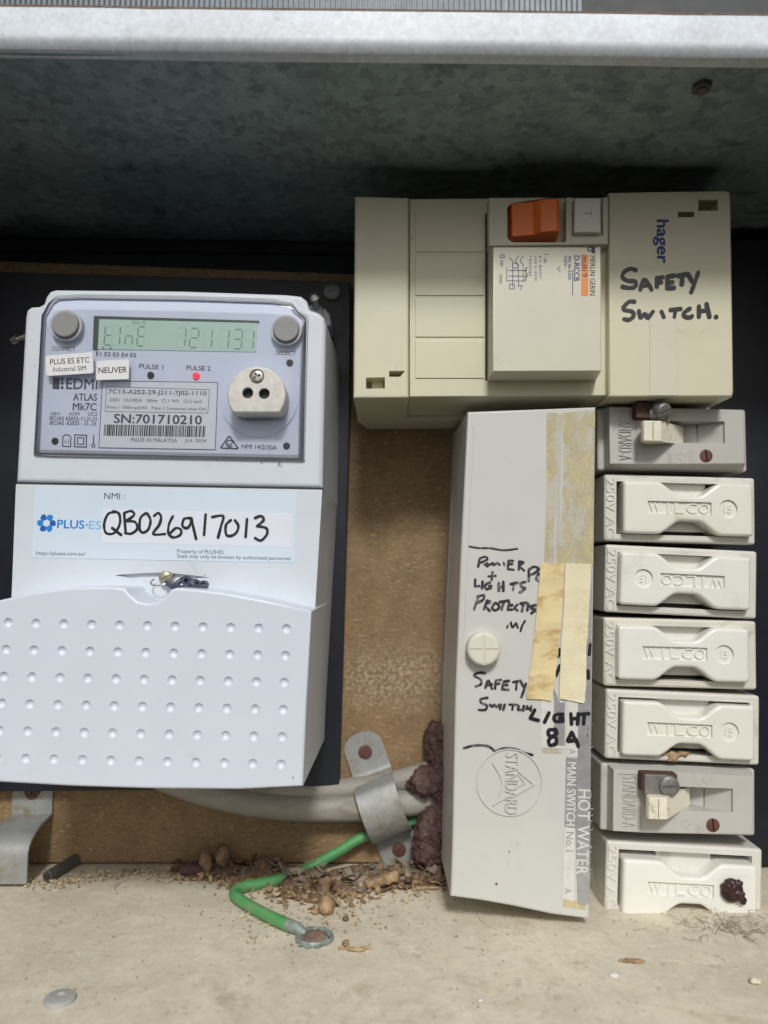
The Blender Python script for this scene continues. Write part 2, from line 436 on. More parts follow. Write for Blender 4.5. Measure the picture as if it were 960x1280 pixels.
def text_bm(body, pl, pr, h, y, bold=0.0, extrude=0.02, shear=0.0, spacing=1.0):
    """lettering from point pl to pr (x, z of the middle of the line), h = full height of the glyphs, lying on depth y and facing the viewer"""
    cu = bpy.data.curves.new('t', 'FONT')
    cu.body = body; cu.size = 1; cu.offset = min(bold, 0); cu.extrude = 0; cu.shear = shear; cu.space_character = spacing; cu.resolution_u = 3
    o = bpy.data.objects.new('t', cu); COLL.objects.link(o)
    dg = bpy.context.evaluated_depsgraph_get(); dg.update()
    me = bpy.data.meshes.new_from_object(o.evaluated_get(dg))
    bpy.data.objects.remove(o); bpy.data.curves.remove(cu)
    bm = bmesh.new(); bm.from_mesh(me); bpy.data.meshes.remove(me)
    xs = [v.co.x for v in bm.verts]; ys = [v.co.y for v in bm.verts]
    x0, x1, y0, y1 = min(xs), max(xs), min(ys), max(ys)
    pl, pr = Vector(pl), Vector(pr)
    u = (pr - pl); L = u.length; u.normalize(); v2 = Vector((-u.y, u.x))
    for v in bm.verts:
        a = (v.co.x - x0) / (x1 - x0) * L; b = ((v.co.y - y0) / (y1 - y0) - .5) * h
        p = pl + u * a + v2 * b
        v.co = (p.x, y, p.y)
    if bold > 0:
        base = bm; me = bpy.data.meshes.new('t'); base.to_mesh(me)
        sh = bold * h * 1.5
        for k, (du, dw) in enumerate(((-sh, 0), (sh, 0), (0, sh * .7), (0, -sh * .7))):
            nv = len(bm.verts); bm.from_mesh(me); bm.verts.ensure_lookup_table()
            for v in bm.verts[nv:]: v.co += Vector((u.x * du + v2.x * dw, -.003 * (k + 1), u.y * du + v2.y * dw))
        bpy.data.meshes.remove(me)
    if extrude:
        r = bmesh.ops.extrude_face_region(bm, geom=list(bm.faces))
        for g in r['geom']:
            if isinstance(g, bmesh.types.BMVert): g.co.y -= extrude
    return bm

def smooth_path(p, n=6):
    p = [Vector(q) for q in p]
    if len(p) < 3: return p
    out = []
    for i in range(len(p) - 1):
        a, b, c, d = p[max(i - 1, 0)], p[i], p[i + 1], p[min(i + 2, len(p) - 1)]
        for k in range(n):
            t = k / n
            out.append(0.5 * ((2 * b) + (c - a) * t + (2 * a - 5 * b + 4 * c - d) * t * t + (3 * b - a - 3 * c + d) * t ** 3))
    out.append(p[-1])
    return out

def ribbon(strokes, w, y, bm=None, jitter=0.18, lift=0.012):
    """felt-pen strokes: flat bands with round ends; each stroke lies a hair above the one before"""
    bm = bm or bmesh.new()
    for si, st in enumerate(strokes):
        q = smooth_path(st)
        q2 = [Vector(q[0])]
        for k in q[1:]:
            if (k - q2[-1]).length > 0.05: q2.append(k)
        if len(q2) < 2: q2.append(q2[0] + Vector((0.15, 0.05)))
        q = q2
        yy = y - lift * si
        rows = []
        ph = random.random() * 9
        for i, p in enumerate(q):
            d = (q[min(i + 1, len(q) - 1)] - q[max(i - 1, 0)]).normalized(); nn = Vector((-d.y, d.x))
            ww = w * .5 * (1 + jitter * mnoise.noise(Vector((i * .35, ph, 0))) * 1.6)
            yk = yy - 0.008 * i / len(q)
            rows.append((bm.verts.new((p.x + nn.x * ww, yk, p.y + nn.y * ww)), bm.verts.new((p.x - nn.x * ww, yk, p.y - nn.y * ww)), p, d, nn, ww, yk))
        for a, b in zip(rows, rows[1:]): bm.faces.new((a[0], b[0], b[1], a[1]))
        for r, sg in ((rows[0], -1), (rows[-1], 1)):
            arc = []
            for k in range(1, 5):
                t = math.pi * k / 5
                o = r[4] * math.cos(t) * r[5] + r[3] * sg * math.sin(t) * r[5] * .9
                arc.append(bm.verts.new((r[2].x + o.x, r[6], r[2].y + o.y)))
            bm.faces.new([r[0]] + arc + [r[1]])
    for f in bm.faces:
        f.normal_update()
        if f.normal.y > 0: f.normal_flip()
    return bm

def tube(path, radii, n=14, bm=None, caps=True):
    bm = bm or bmesh.new()
    P = [Vector(p) for p in path]
    if not isinstance(radii, (list, tuple)): radii = [radii] * len(P)
    t0 = (P[1] - P[0]).normalized()
    up = Vector((0, 0, 1)) if abs(t0.z) < .9 else Vector((1, 0, 0))
    nx = t0.cross(up).normalized()
    rows = []
    for i, p in enumerate(P):
        t = (P[min(i + 1, len(P) - 1)] - P[max(i - 1, 0)]).normalized()
        nx = (nx - t * nx.dot(t)).normalized(); ny = t.cross(nx)
        rows.append([bm.verts.new(p + (nx * math.cos(2 * math.pi * k / n) + ny * math.sin(2 * math.pi * k / n)) * radii[i]) for k in range(n)])
    for a, b in zip(rows, rows[1:]):
        for k in range(n): bm.faces.new((a[k], a[(k + 1) % n], b[(k + 1) % n], b[k]))
    if caps: bm.faces.new(rows[0]); bm.faces.new(list(reversed(rows[-1])))
    return bm

def screw_bm(cx, cz, r, yb, yf, slot=None, cross=False, ang=0.0, depth=0.5, dome=0.5):
    """screw head with a real slot (or cross) cut into it"""
    bm = bmesh.new()
    rows = []
    prof = ((r, yb), (r, yf + dome), (r * .85, yf + dome * .35), (r * .5, yf + dome * .06), (0.01, yf))
    for rr, yy in prof: rows.append([bm.verts.new((x, yy, z)) for x, z in circle(cx, cz, rr, 28)])
    bm.faces.new(list(reversed(rows[0])))
    for a, b in zip(rows, rows[1:]):
        for k in range(28): bm.faces.new((a[k], a[(k + 1) % 28], b[(k + 1) % 28], b[k]))
    bm.faces.new(rows[-1])
    w = slot or r * .22
    def bar(a, L):
        c, s_ = math.cos(a), math.sin(a)
        pts = [(cx + c * i * L - s_ * j * w / 2, cz + s_ * i * L + c * j * w / 2) for i, j in ((-1, -1), (1, -1), (1, 1), (-1, 1))]
        return prism(pts, yf + depth + .0, yf - 2)
    L = r * .62 if cross else r * 1.2
    bm = cut(bm, bar(ang, L))
    if cross: bm = cut(bm, bar(ang + math.pi / 2, L))
    return bm

def join(bm, other):
    me = bpy.data.meshes.new('t'); other.to_mesh(me); other.free(); bm.from_mesh(me); bpy.data.meshes.remove(me)
    return bm

def arc_pts(cx, cz, r, a0, a1, n=16): return [(cx + r * math.cos(a0 + (a1 - a0) * k / n), cz + r * math.sin(a0 + (a1 - a0) * k / n)) for k in range(n + 1)]

def copy_tree(o, parent=None):
    c = o.copy(); COLL.objects.link(c); c.parent = parent
    for ch in list(o.children): copy_tree(ch, c)
    return c

# ------------------------------------------------------------------ setting: the steel cabinet that holds everything
FZ = -125.5
world_frame()
def slab(name, x0, x1, y0, y1, z0, z1, material, parent=None, kind=None, tilt=0.0, bev=0.0):
    bm = bmesh.new()
    bmesh.ops.create_cube(bm, size=1)
    for v in bm.verts:
        v.co = ((x0 + x1) / 2 + v.co.x * (x1 - x0), (y0 + y1) / 2 + v.co.y * (y1 - y0), (z0 + z1) / 2 + v.co.z * (z1 - z0))
        v.co.z += tilt * v.co.x
    if bev: bmesh.ops.bevel(bm, geom=list(bm.edges), offset=bev, segments=3, affect='EDGES', profile=.5)
    o = finish(name, bm, material, parent)
    if kind: o['kind'] = kind
    return o

# floor: finely divided so that it can be gently uneven
bm = bmesh.new()
bmesh.ops.create_grid(bm, x_segments=90, y_segments=50, size=0.5)
for v in bm.verts:
    x, y = v.co.x * 420, -64 + v.co.y * 168
    v.co = (x, y, FZ + 0.35 * mnoise.noise(Vector((x * .02, y * .03, 1))))
floor = finish('cabinet_floor', bm, 'floor_dust'); tag(floor, kind='structure')
def floor_disc(cx, cy, r, h, name='knockout', ring_mat='rust', gap=0.7, sx=1.0, a0=0.0, a1=2 * math.pi):
    b2 = bmesh.new()
    n_ = 48
    prev = None
    k_ = max(6, int(n_ * (a1 - a0) / (2 * math.pi)))
    for i in range(k_ + 1):
        a = a0 + (a1 - a0) * i / k_
        row = [b2.verts.new((cx + math.cos(a) * rr * sx, cy + math.sin(a) * rr, FZ + zz)) for rr, zz in ((r - gap, 0.2), (r - gap, 0.42 + h), (r, 0.55 + h), (r + gap * .7, 0.42 + h), (r + gap * .7, 0.2))]
        if prev:
            for p, q, s_, t in zip(prev, prev[1:], row[1:], row): b2.faces.new((p, q, s_, t))
        prev = row
    return finish(name, b2, ring_mat, floor)
for px_, r_, a0_, a1_ in (((-95.86,-21.71), 11.5, 1.2, 3.9), ((46.63,-48.86), 12, 2.9, 4.7)):
    floor_disc(px_[0], px_[1], r_, 0.0, a0=a0_, a1=a1_, ring_mat='floor_dust', gap=0.55)
c_ = (-95.13,-103.49)
b2 = bmesh.new()
for rr, zz in ((0, 0),):
    pass
rows = []
for rr, zz in ((4.6, 0.1), (4.4, 0.9), (3.9, 1.25), (1.6, 1.3), (1.4, 0.9), (0.05, 0.8)):
    rows.append([b2.verts.new((c_[0] + math.cos(2 * math.pi * k / 32) * rr, c_[1] + math.sin(2 * math.pi * k / 32) * rr, FZ + zz)) for k in range(32)])
for a, b_ in zip(rows, rows[1:]):
    for k in range(32): b2.faces.new((a[k], a[(k + 1) % 32], b_[(k + 1) % 32], b_[k]))
finish('floor_rivet', b2, 'base_grey', floor)

# ceiling, its folded front lip, and the back and side walls
TL = -0.012
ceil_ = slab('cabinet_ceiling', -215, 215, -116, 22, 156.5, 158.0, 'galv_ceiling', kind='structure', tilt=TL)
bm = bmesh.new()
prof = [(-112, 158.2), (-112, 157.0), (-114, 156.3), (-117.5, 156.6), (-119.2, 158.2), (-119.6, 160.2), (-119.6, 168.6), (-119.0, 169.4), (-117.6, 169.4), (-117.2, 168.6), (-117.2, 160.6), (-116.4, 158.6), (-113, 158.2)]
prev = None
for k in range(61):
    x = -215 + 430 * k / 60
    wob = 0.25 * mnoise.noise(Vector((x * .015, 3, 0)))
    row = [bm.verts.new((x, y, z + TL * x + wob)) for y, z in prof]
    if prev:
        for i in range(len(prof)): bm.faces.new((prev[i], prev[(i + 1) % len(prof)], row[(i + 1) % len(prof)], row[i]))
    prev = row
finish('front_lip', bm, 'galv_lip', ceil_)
bm = bmesh.new(); prev = None
for k in range(121):
    x = -215 + 430 * k / 120
    h_ = .35 + .5 * max(0, mnoise.noise(Vector((x * .05, 7, 0)))) + .25 * mnoise.noise(Vector((x * .4, 2, 0)))
    row = [bm.verts.new((x, y, z + TL * x + .25 * mnoise.noise(Vector((x * .015, 3, 0))))) for y, z in ((-119.66, 169.1 - h_), (-119.68, 169.35), (-119.0, 169.55), (-117.6, 169.5))]
    if prev:
        for i in range(3): bm.faces.new((prev[i], prev[i + 1], row[i + 1], row[i]))
    prev = row
finish('rust_edge', bm, 'rust_pale', ceil_)
def ceil_ring(x, y, r):
    b2 = bmesh.new()
    z = 156.5 + TL * x
    rows = [[b2.verts.new((x + math.cos(2 * math.pi * k / 40) * rr, y + math.sin(2 * math.pi * k / 40) * rr, z - zz)) for k in range(40)] for rr, zz in ((r, -0.05), (r, .3), (r - .6, .3), (r - .6, -0.05))]
    for a, b_ in zip(rows, rows[1:]):
        for k in range(40): b2.faces.new((a[k], a[(k + 1) % 40], b_[(k + 1) % 40], b_[k]))
    return finish('knockout', b2, 'galv_ceiling', ceil_)
def ceil_at(p): return p
for x, y in ((-169.7,-3.34), (-110.48,-13.25), (-68.41,-7.85)): ceil_ring(x, y, 13)
hx, hy = (101.75,-104.41)
b2 = bmesh.new()
for r0, za, zb in ((3.2, 0.05, 1.6), (1.9, 1.0, 2.4)):
    pp = [(hx + math.cos(2 * math.pi * k / 6 + .3) * r0 * 1.0, hy + math.sin(2 * math.pi * k / 6 + .3) * r0 * 1.0) for k in range(6)]
    lo_ = [b2.verts.new((x, y, 156.5 + TL * hx - za)) for x, y in pp]; hi_ = [b2.verts.new((x, y, 156.5 + TL * hx - zb)) for x, y in pp]
    b2.faces.new(hi_)
    for i in range(6): b2.faces.new((lo_[i], lo_[(i + 1) % 6], hi_[(i + 1) % 6], hi_[i]))
finish('bolt_nut', b2, 'rod_grey', ceil_, smooth=False)
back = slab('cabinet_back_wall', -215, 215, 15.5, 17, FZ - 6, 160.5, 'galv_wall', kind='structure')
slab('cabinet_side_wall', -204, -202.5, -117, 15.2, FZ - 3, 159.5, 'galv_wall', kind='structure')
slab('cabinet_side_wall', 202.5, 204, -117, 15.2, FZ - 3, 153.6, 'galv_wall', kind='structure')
# ledge and flecks of old paint along the ceiling fold
slab('fold_strip', -200, 60, 13.6, 15.4, 149.2, 154.0, 'galv_wall', back, tilt=TL)

# fibreboard that carries the fittings, its top edge running down to the right
bd = prism([(-200, FZ + 1.2), (196, FZ + 1.2), (196, 126.5), (-200, 141.4)], 12, 0, 0.4, 1)
board = finish('backboard', bd, 'mdf'); tag(board, kind='structure')

# ------------------------------------------------------------------ black mounting panels
def panel(name, pts, yb, yf, label):
    x0 = min(p[0] for p in pts); z0 = min(p[1] for p in pts)
    t = thing(name, label, 'panel', (x0, yb, z0))
    finish('sheet', prism(pts, yb, yf, 0.5, 2), 'navy_panel', t)
    return t
pm = panel('mounting_panel', [(-184.25,132.87),(-14.86,127.78),(-15.0,64.03),(-18.84,-91.22),(-174.91,-92.53)], -0.15, -8, 'black painted panel behind the white digital meter')
c_ = (-22.91,122.69)
finish('screw', screw_bm(c_[0], c_[1], 3.7, -7.9, -10.2, cross=True, ang=0.4), 'zinc_dirty', pm)
pr = panel('mounting_panel', [(91.73,148.52), (196, 148.52), (196, FZ + 2.0), (91.73, FZ + 2.0)], -0.15, -5, 'black panel behind the column of fuses and switches at the right')
pt = panel('mounting_panel', [(-8.97,137.42), (91.14,137.42), (89.89,75.55), (-8.85,75.55)], -0.15, -4, 'black panel strip just above and behind the beige safety switch box')

# ------------------------------------------------------------------ electricity meter
YB, YC = -64.0, -84.0
met = thing('electricity_meter', 'white digital electricity meter with green display and dimpled terminal cover', 'meter', (-72.65, -8.2, -70.08))
up = [(-132.77,32.08),(-131.64,93.28),(-131.14,95.68),(-129.57,96.88),(-126.79,97.03),(-125.06,98.09),(-124.27,100.79),(-122.87,102.75),(-120.83,103.36),(-73.78,102.9),(-36.14,101.55),(-30.56,100.95),(-28.49,99.29),(-27.29,95.83),(-24.05,94.63),(-22.13,92.98),(-21.38,89.69),(-22.19,30.05)]
upb = inset(up, 2.0)
case = finish('upper_case', prism(up, -8.2, YB, 1.6, 4, back=upb), 'meter_white', met)
lw = [(-132.89,31.36),(-22.18,29.33),(-26.96,-61.85),(-133.11,-61.85)]
lowc = prism(lw, -8.2, YB + 0.15, 0.5, 2, back=inset(lw, 2.0))
slit = [(-96.26,-1.4),(-87.14,-0.68),(-78.58,-0.4),(-69.99,-1.25),(-62.26,-2.25),(-69.96,-2.53),(-78.51,-3.25),(-87.94,-2.82)]
lowc = cut(lowc, prism(slit, YB + 1.8, YB - 2))
lower = finish('lower_case', lowc, 'meter_white', met)
# seam between the two halves
seam = [(-132.87,32.52),(-22.19,30.49),(-22.18,28.89),(-132.87,30.92)]
finish('seam', prism(seam, -10, YB + 1.1), 'slot_shadow', met)

# window: raised grey rim, printed face, clear pane
wo = [(-126.5,42.02),(-125.22,93.38),(-123.84,95.77),(-122.18,98.77),(-120.2,100.73),(-111.42,101.33),(-73.58,100.73),(-41.03,99.67),(-33.11,98.47),(-31.32,95.47),(-28.09,93.68),(-27.64,91.58),(-28.54,39.7),(-121.14,41.3)]
wi = [(-124.4,43.77),(-123.45,92.78),(-122.35,94.87),(-120.97,97.57),(-118.97,99.07),(-111.37,99.52),(-73.55,98.92),(-41.6,97.87),(-34.56,96.97),(-32.78,94.28),(-30.13,92.18),(-29.82,90.39),(-30.43,41.73)]
rim = finish('window_rim', cut(prism(wo, YB + .6, YB - 1.0, .45, 2), prism(wi, YB + 5, YB - 6)), 'lens_rim', met)
face = finish('faceplate', prism(inset(wi, .4), YB + .5, YB - .35), 'face_lilac', met)
pane = prism(inset(wi, 1.6), YB - .75, YB - 2.9, 2.1, 5)
for f in [f for f in pane.faces if f.normal.y > .9]: pane.faces.remove(f)
finish('clear_window', pane, 'clear_acrylic', met)
YP = YB - .42          # printed things on the face
def ft(body, a, b_, h, m_='print_grey', bold=0.0, y=YP, parent=None, extrude=0.02, name='lettering', **k):
    return finish(name, text_bm(body, a, b_, h, y, bold, extrude, **k), m_, parent or face, smooth=False)
# display
lcd = finish('display', prism([(-105.68,92.7),(-46.23,90.9),(-46.67,79.72),(-105.92,80.76)], YB - .3, YB - .62), 'lcd_green', met)
finish('display_recess_shade', prism([(-106.05,93.08),(-45.62,91.28),(-45.61,90.54),(-104.12,92.03),(-104.37,80.4),(-106.13,80.55)], YB - .34, YB - .78), 'lcd_recess_shade', lcd)  # dark strip paints the recess's inner shadow along top and left edges
SEG = {'a': ((0, 1), (1, 1)), 'b': ((1, 1), (1, .5)), 'c': ((1, .5), (1, 0)), 'd': ((0, 0), (1, 0)), 'e': ((0, .5), (0, 0)), 'f': ((0, 1), (0, .5)), 'g': ((0, .5), (1, .5))}
DG = {'1': 'bc', '2': 'abged', '3': 'abgcd', 't': 'fged', 'i': 'bc', 'm': 'egc', 'E': 'afged'}
o0, ux, uz = Vector((-102.68,82.34)), Vector((-73.49,81.44)) - Vector((-102.68,82.34)), Vector((-102.29,89.49)) - Vector((-102.68,82.34))
def seg7(chs, xs, w):
    on, ghost = bmesh.new(), bmesh.new()
    for ch, x in zip(chs, xs):
        for s_, ((ax, az), (bx, bz)) in SEG.items():
            if s_ in DG[ch]: tgt, th = on, .52
            else: tgt, th = ghost, .3
            A = o0 + ux * (x + ax * w) / 100 + uz * az; B = o0 + ux * (x + bx * w) / 100 + uz * bz
            d = (B - A); A2, B2 = A + d * .12, B - d * .12
            nn = Vector((-d.y, d.x)).normalized() * th * .5
            prism([tuple(A2 - nn), tuple(B2 - nn), tuple(B2 + nn), tuple(A2 + nn)], YB - .6, YB - .68, bm=tgt)
    return on, ghost
on, gh = seg7('timE', (2, 12, 28, 43), 9.0)
for x in (1.5, 10.5): prism(circle(*(o0 + ux * x / 100 - uz * .16), .5, 10), YB - .6, YB - .68, bm=on)
on2, gh2 = seg7('121131', (92.5, 108.5, 125.5, 146.5, 163, 177.5), 10.5)
finish('display_digits', join(on, on2), 'lcd_seg', lcd, smooth=False)
finish('unlit_segments', join(gh, gh2), 'lcd_ghost', lcd, smooth=False)
ft('Set A', (-92.1,90.84), (-86.83,90.69), 1.6, 'lcd_seg', y=YB - .64, parent=lcd)
# buttons, standing through the window
for c_, r_ in (((-115.06,88.8), 4.75), ((-35.36,87.03), 4.65)):
    bt = finish('button', disc(c_[0], c_[1], r_, YB - .2, YB - 4.6, .55, 40, seg=3), 'grey_button', met)
    finish('button_collar', ring(c_[0] - .0, c_[1], r_ + .1, r_ + .95, YB - .3, YB - 3.2), 'lens_rim', bt)
ft('CONNECT', (-121.05,81.03), (-112.59,80.88), 1.6)
ft('SELECT', (-39.36,79.54), (-32.07,79.24), 1.6)
ft('E1 E2 E3 E4 E5', (-104.96,79.09), (-90.36,78.5), 1.5, bold=.01)
ft('PULSE 1', (-89.1,74.5), (-80.36,74.05), 1.65, bold=.01)
ft('PULSE 2', (-71.91,73.9), (-63.17,73.61), 1.65, bold=.01)
c_ = (-84.79,71.11); finish('pulse_lamp', disc(*c_, 1.25, YB - .3, YB - 1.2, .4, 20), 'hole_black', met)
c_ = (-68.24,70.81); tag(finish('pulse_lamp', disc(*c_, 1.35, YB - .3, YB - 1.2, .4, 20), 'led_red', met), 'lit red pulse lamp')
for p in ((-34.31,75.69), (-35.18,45.16), (-118.85,46.91)):
    finish('corner_rivet', disc(p[0], p[1], 1.25, YB - .3, YB - .9, .3, 20), 'hole_black', met)
# maker's mark and type
lg = prism([(-120.41,70.35),(-117.93,70.2),(-117.94,65.92),(-120.41,66.07)], YB - .35, YB - .44)
for i in range(3):
    a = 472.2 + i * 5
    prism([(-117.5,70.14), (-116.62,70.11), (-116.59,69.08), (-117.46,69.11)] if i == 0 else ([(-117.45,68.64), (-116.57,68.61), (-116.54,67.6), (-117.41,67.63)] if i == 1 else [(-117.4,67.13), (-116.53,67.1), (-116.49,66.01), (-117.36,66.04)]), YB - .35, YB - .44, bm=lg)
finish('maker_emblem', lg, 'print_grey', face, smooth=False)
ft('EDMI', (-115.39,67.99), (-104.2,67.84), 3.9, bold=.012)
ft('ATLAS', (-112.77,63.12), (-104.2,62.97), 2.6, bold=.012)
ft('Mk7C', (-112.81,59.59), (-104.25,59.44), 2.7, bold=.012)
ft('10kV', (-120.84,56.95), (-117.36,56.95), 1.3)
ft('AOM', (-114.17,56.95), (-110.4,56.86), 1.3)
ft('UC3', (-107.22,56.86), (-104.03,56.8), 1.3)
ft('IEC/AS 62052-11,21,31', (-121.07,55.19), (-103.97,54.89), 1.6, bold=.008)
ft('IEC/AS  62053 - 21, 23', (-121.01,53.49), (-104.21,53.25), 1.6, bold=.008)
def outline(pts, w, y0, y1, bm=None, closed=True):
    """thin printed line along pts"""
    bm = bm or bmesh.new()
    P = [Vector(p) for p in pts]
    n_ = len(P)
    for i in range(n_ if closed else n_ - 1):
        a, b_ = P[i], P[(i + 1) % n_]
        d = (b_ - a).normalized() * w * .5; nn = Vector((-d.y, d.x))
        yy = y1 - .004 * (i % 2)
        prism([tuple(a - d - nn), tuple(b_ + d - nn), tuple(b_ + d + nn), tuple(a - d + nn)], y0, yy, bm=bm)
    return bm
ic = outline([(-116.07,48.45),(-115.37,49.19),(-113.93,49.1),(-113.18,48.31),(-113.22,44.86),(-116.11,45.01)], .35, YB - .34, YB - .44)
outline([(-111.76,49.19),(-107.56,49.04),(-107.58,44.72),(-111.77,44.86)], .4, YB - .34, YB - .44, bm=ic)
outline([(-110.72,48.16),(-108.52,48.07),(-108.56,45.77),(-110.73,45.83)], .35, YB - .34, YB - .44, bm=ic)
outline([(-104.96,49.04),(-104.95,45.83)], .35, YB - .34, YB - .44, bm=ic, closed=False)
outline(circle(*(-105.0,45.24), .55, 12), .3, YB - .34, YB - .44, bm=ic)
finish('printed_symbols', ic, 'print_grey', face, smooth=False)
ft('LI', (-115.36,46.85), (-113.91,46.82), 1.2)
ic = outline(rounded([(-55.95,48.89),(-52.55,44.08),(-59.05,44.37)], .8), .5, YB - .34, YB - .44)
outline(circle(*(-55.76,45.97), 1.25, 16)[2:15], .4, YB - .34, YB - .44, bm=ic, closed=False)
outline([(-56.48,45.97),(-55.75,45.24),(-54.33,46.85)], .4, YB - .34, YB - .44, bm=ic, closed=False)
finish('printed_symbols', ic, 'print_grey', face, smooth=False)
ft('NMI 14/2/30A', (-51.41,45.01), (-38.7,44.49), 1.6, bold=.012)
# rating plate
plate = finish('rating_plate', prism([(-102.3,69.0),(-60.44,68.41),(-60.9,43.77),(-102.92,44.5)], YB - .34, YB - .5), 'plate_paper', met)
fr_ = outline([(-102.3,69.0),(-60.44,68.41),(-60.9,43.77),(-102.92,44.5)], .22, YB - .45, YB - .56)
outline([(-100.79,66.84),(-63.39,65.75),(-63.82,57.13),(-101.03,57.72)], .16, YB - .45, YB - .56, bm=fr_)
finish('plate_border', fr_, 'print_grey', plate, smooth=False)
YQ = YB - .54
def pl(*a, **k): return ft(*a, parent=plate, y=YQ, **k)
pl('7C13-A252-29-J211-7J02-1110', (-100.01,64.92), (-64.43,64.1), 2.05, bold=.01)
pl('230V  10(100)A   50Hz   Cl.1 Wh   Cl.2 varh', (-99.49,61.83), (-66.12,61.19), 1.6, bold=-.004)
pl('Pulse 1 1000imp/kWh   Pulse 2 Connected when ON', (-100.29,59.22), (-64.62,58.39), 1.45, bold=-.004)
pl('SN:701710210', (-97.72,55.17), (-66.0,54.58), 3.3, bold=.022)
pl('MADE IN MALAYSIA', (-91.44,47.42), (-74.68,47.12), 1.55)
pl('JUL 2024', (-71.93,46.98), (-64.27,46.83), 1.55)
bc = bmesh.new()
ba, bb_, bd_ = Vector((-101.13,52.97)), Vector((-63.79,52.38)), Vector((-101.31,48.88))
rb = random.Random(3); t = 0.0
while t < .985:
    w = rb.choice((.004, .006, .006, .010, .014)); w = min(w, .995 - t)
    p0 = ba.lerp(bb_, t); p1 = ba.lerp(bb_, t + w); dv = bd_ - ba
    prism([tuple(p0 + dv), tuple(p1 + dv), tuple(p1), tuple(p0)], YQ, YQ - .03, bm=bc)
    t += w + rb.choice((.004, .005, .007, .010))
finish('barcode', bc, 'print_black', plate, smooth=False)
# optical port
rc = (-45.3,62.26)
finish('port_ring', ring(rc[0], rc[1], 9.0, 14.0, YB - .3, YB - 1.0, 64), 'face_lilac', met)
pc = Vector((-44.54,61.42)); pr_ = 10.2; fl = 6.3
a_ = math.asin(fl / pr_)
op = [(pc.x + pr_ * math.cos(a), pc.y + pr_ * math.sin(a)) for a in [(-a_ + (math.pi + 2 * a_) * k / 48) for k in range(49)]]
pb = prism(op, YB - .3, YB - 11, .7, 3)
hc = [(-47.62,62.13), (-41.84,61.91)]
sc2 = (-44.49,67.95)
cb = disc(*hc[0], 1.95, YB - 3, YB - 13, 0, 24); disc(*hc[1], 1.95, YB - 3, YB - 13, 0, 24, bm=cb); disc(*sc2, 2.6, YB - 9.8, YB - 13, 0, 24, bm=cb)
port = finish('optical_port', cut(pb, cb), 'steel_sparkle', met)
for q in hc: finish('port_eye', disc(q[0], q[1], 1.9, YB - 3.5, YB - 8.5, .2, 20), 'hole_black', port)
finish('screw', screw_bm(*sc2, 2.3, YB - 9.5, YB - 10.9, cross=True, ang=.5, slot=.8, dome=.3, depth=1.0), 'screw_steel', port)
# stickers on the window
YS = YB - 2.95
st = finish('sticker', prism(rounded([(-122.08,77.44),(-105.1,78.85),(-104.5,71.04),(-121.54,69.95)], .9), YS, YS - .5, .12, 1), 'paper_white', met)
tag(st, 'white sticker PLUS ES ETC Industrial SIM')
ft('PLUS ES ETC', (-120.25,75.18), (-106.16,76.0), 2.0, 'print_black', y=YS - .51, parent=st, bold=.005)
ft('Industrial SIM', (-119.15,72.43), (-107.28,72.98), 1.75, 'print_black', y=YS - .51, parent=st)
st = finish('sticker', prism([(-103.56,75.53),(-91.75,76.11),(-91.85,68.84),(-103.56,68.49)], YS, YS - .6, .08, 1), 'paper_white', met)
tag(st, 'white sticker NEUVER')
ft('NEUVER', (-102.73,72.05), (-92.53,72.34), 2.1, 'print_black', y=YS - .61, parent=st, bold=.012)
# number label on the lower half
YN = YB + .15
nl = finish('number_label', prism([(-125.65,30.54),(-31.54,28.31),(-32.03,3.02),(-126.05,4.88)], YN + .1, YN - .14), 'label_blue_white', met)
wn_ = finish('writing_field', prism([(-101.18,22.38),(-32.75,20.65),(-33.22,8.59),(-101.13,10.31)], YN - .1, YN - .2), 'plate_paper', nl)
YL = YN - .16
ft('NMI :', (-100.7,27.08), (-93.21,26.91), 2.3, 'print_grey', y=YL, parent=nl)
ft('PLUS', (-117.2,16.96), (-107.58,16.68), 3.0, 'brand_blue', y=YL, parent=nl, bold=.02)
ft('ES', (-105.86,16.62), (-101.46,16.45), 3.0, 'brand_blue_pale', y=YL, parent=nl)
c_ = (-106.72,16.62); finish('printed_dot', disc(c_[0], c_[1], .45, YL, YL - .03, 0, 12), 'brand_blue_pale', nl, smooth=False)
c_ = Vector((-121.14,17.25))
fl_ = bmesh.new(); fd = bmesh.new()
for k in range(6):
    a = math.pi / 2 + k * math.pi / 3 + .52
    tgt = fl_ if k % 2 else fd
    ca, sa = math.cos(a), math.sin(a)
    loc = [(1.15, -.75), (2.2, -1.15), (3.35, -.85), (3.35, .35), (2.5, 1.25), (1.25, .75)]
    prism(rounded([(c_.x + ca * u - sa * v, c_.y + sa * u + ca * v) for u, v in loc], .35, 3), YL, YL - .03 - .006 * (k % 3), bm=tgt)
finish('brand_flower', fl_, 'brand_blue', nl, smooth=False); finish('brand_flower', fd, 'brand_blue_dark', nl, smooth=False)
ft('https://pluses.com.au/', (-124.43,6.3), (-106.98,6.02), 1.8, 'print_grey', y=YL, parent=nl)
ft('Property of PLUS•ES.', (-74.1,7.02), (-57.07,6.59), 1.8, 'print_grey', y=YL, parent=nl)
ft('Seals may only be broken by authorised personnel', (-74.07,5.3), (-33.45,4.36), 1.75, 'print_grey', y=YL, parent=nl)
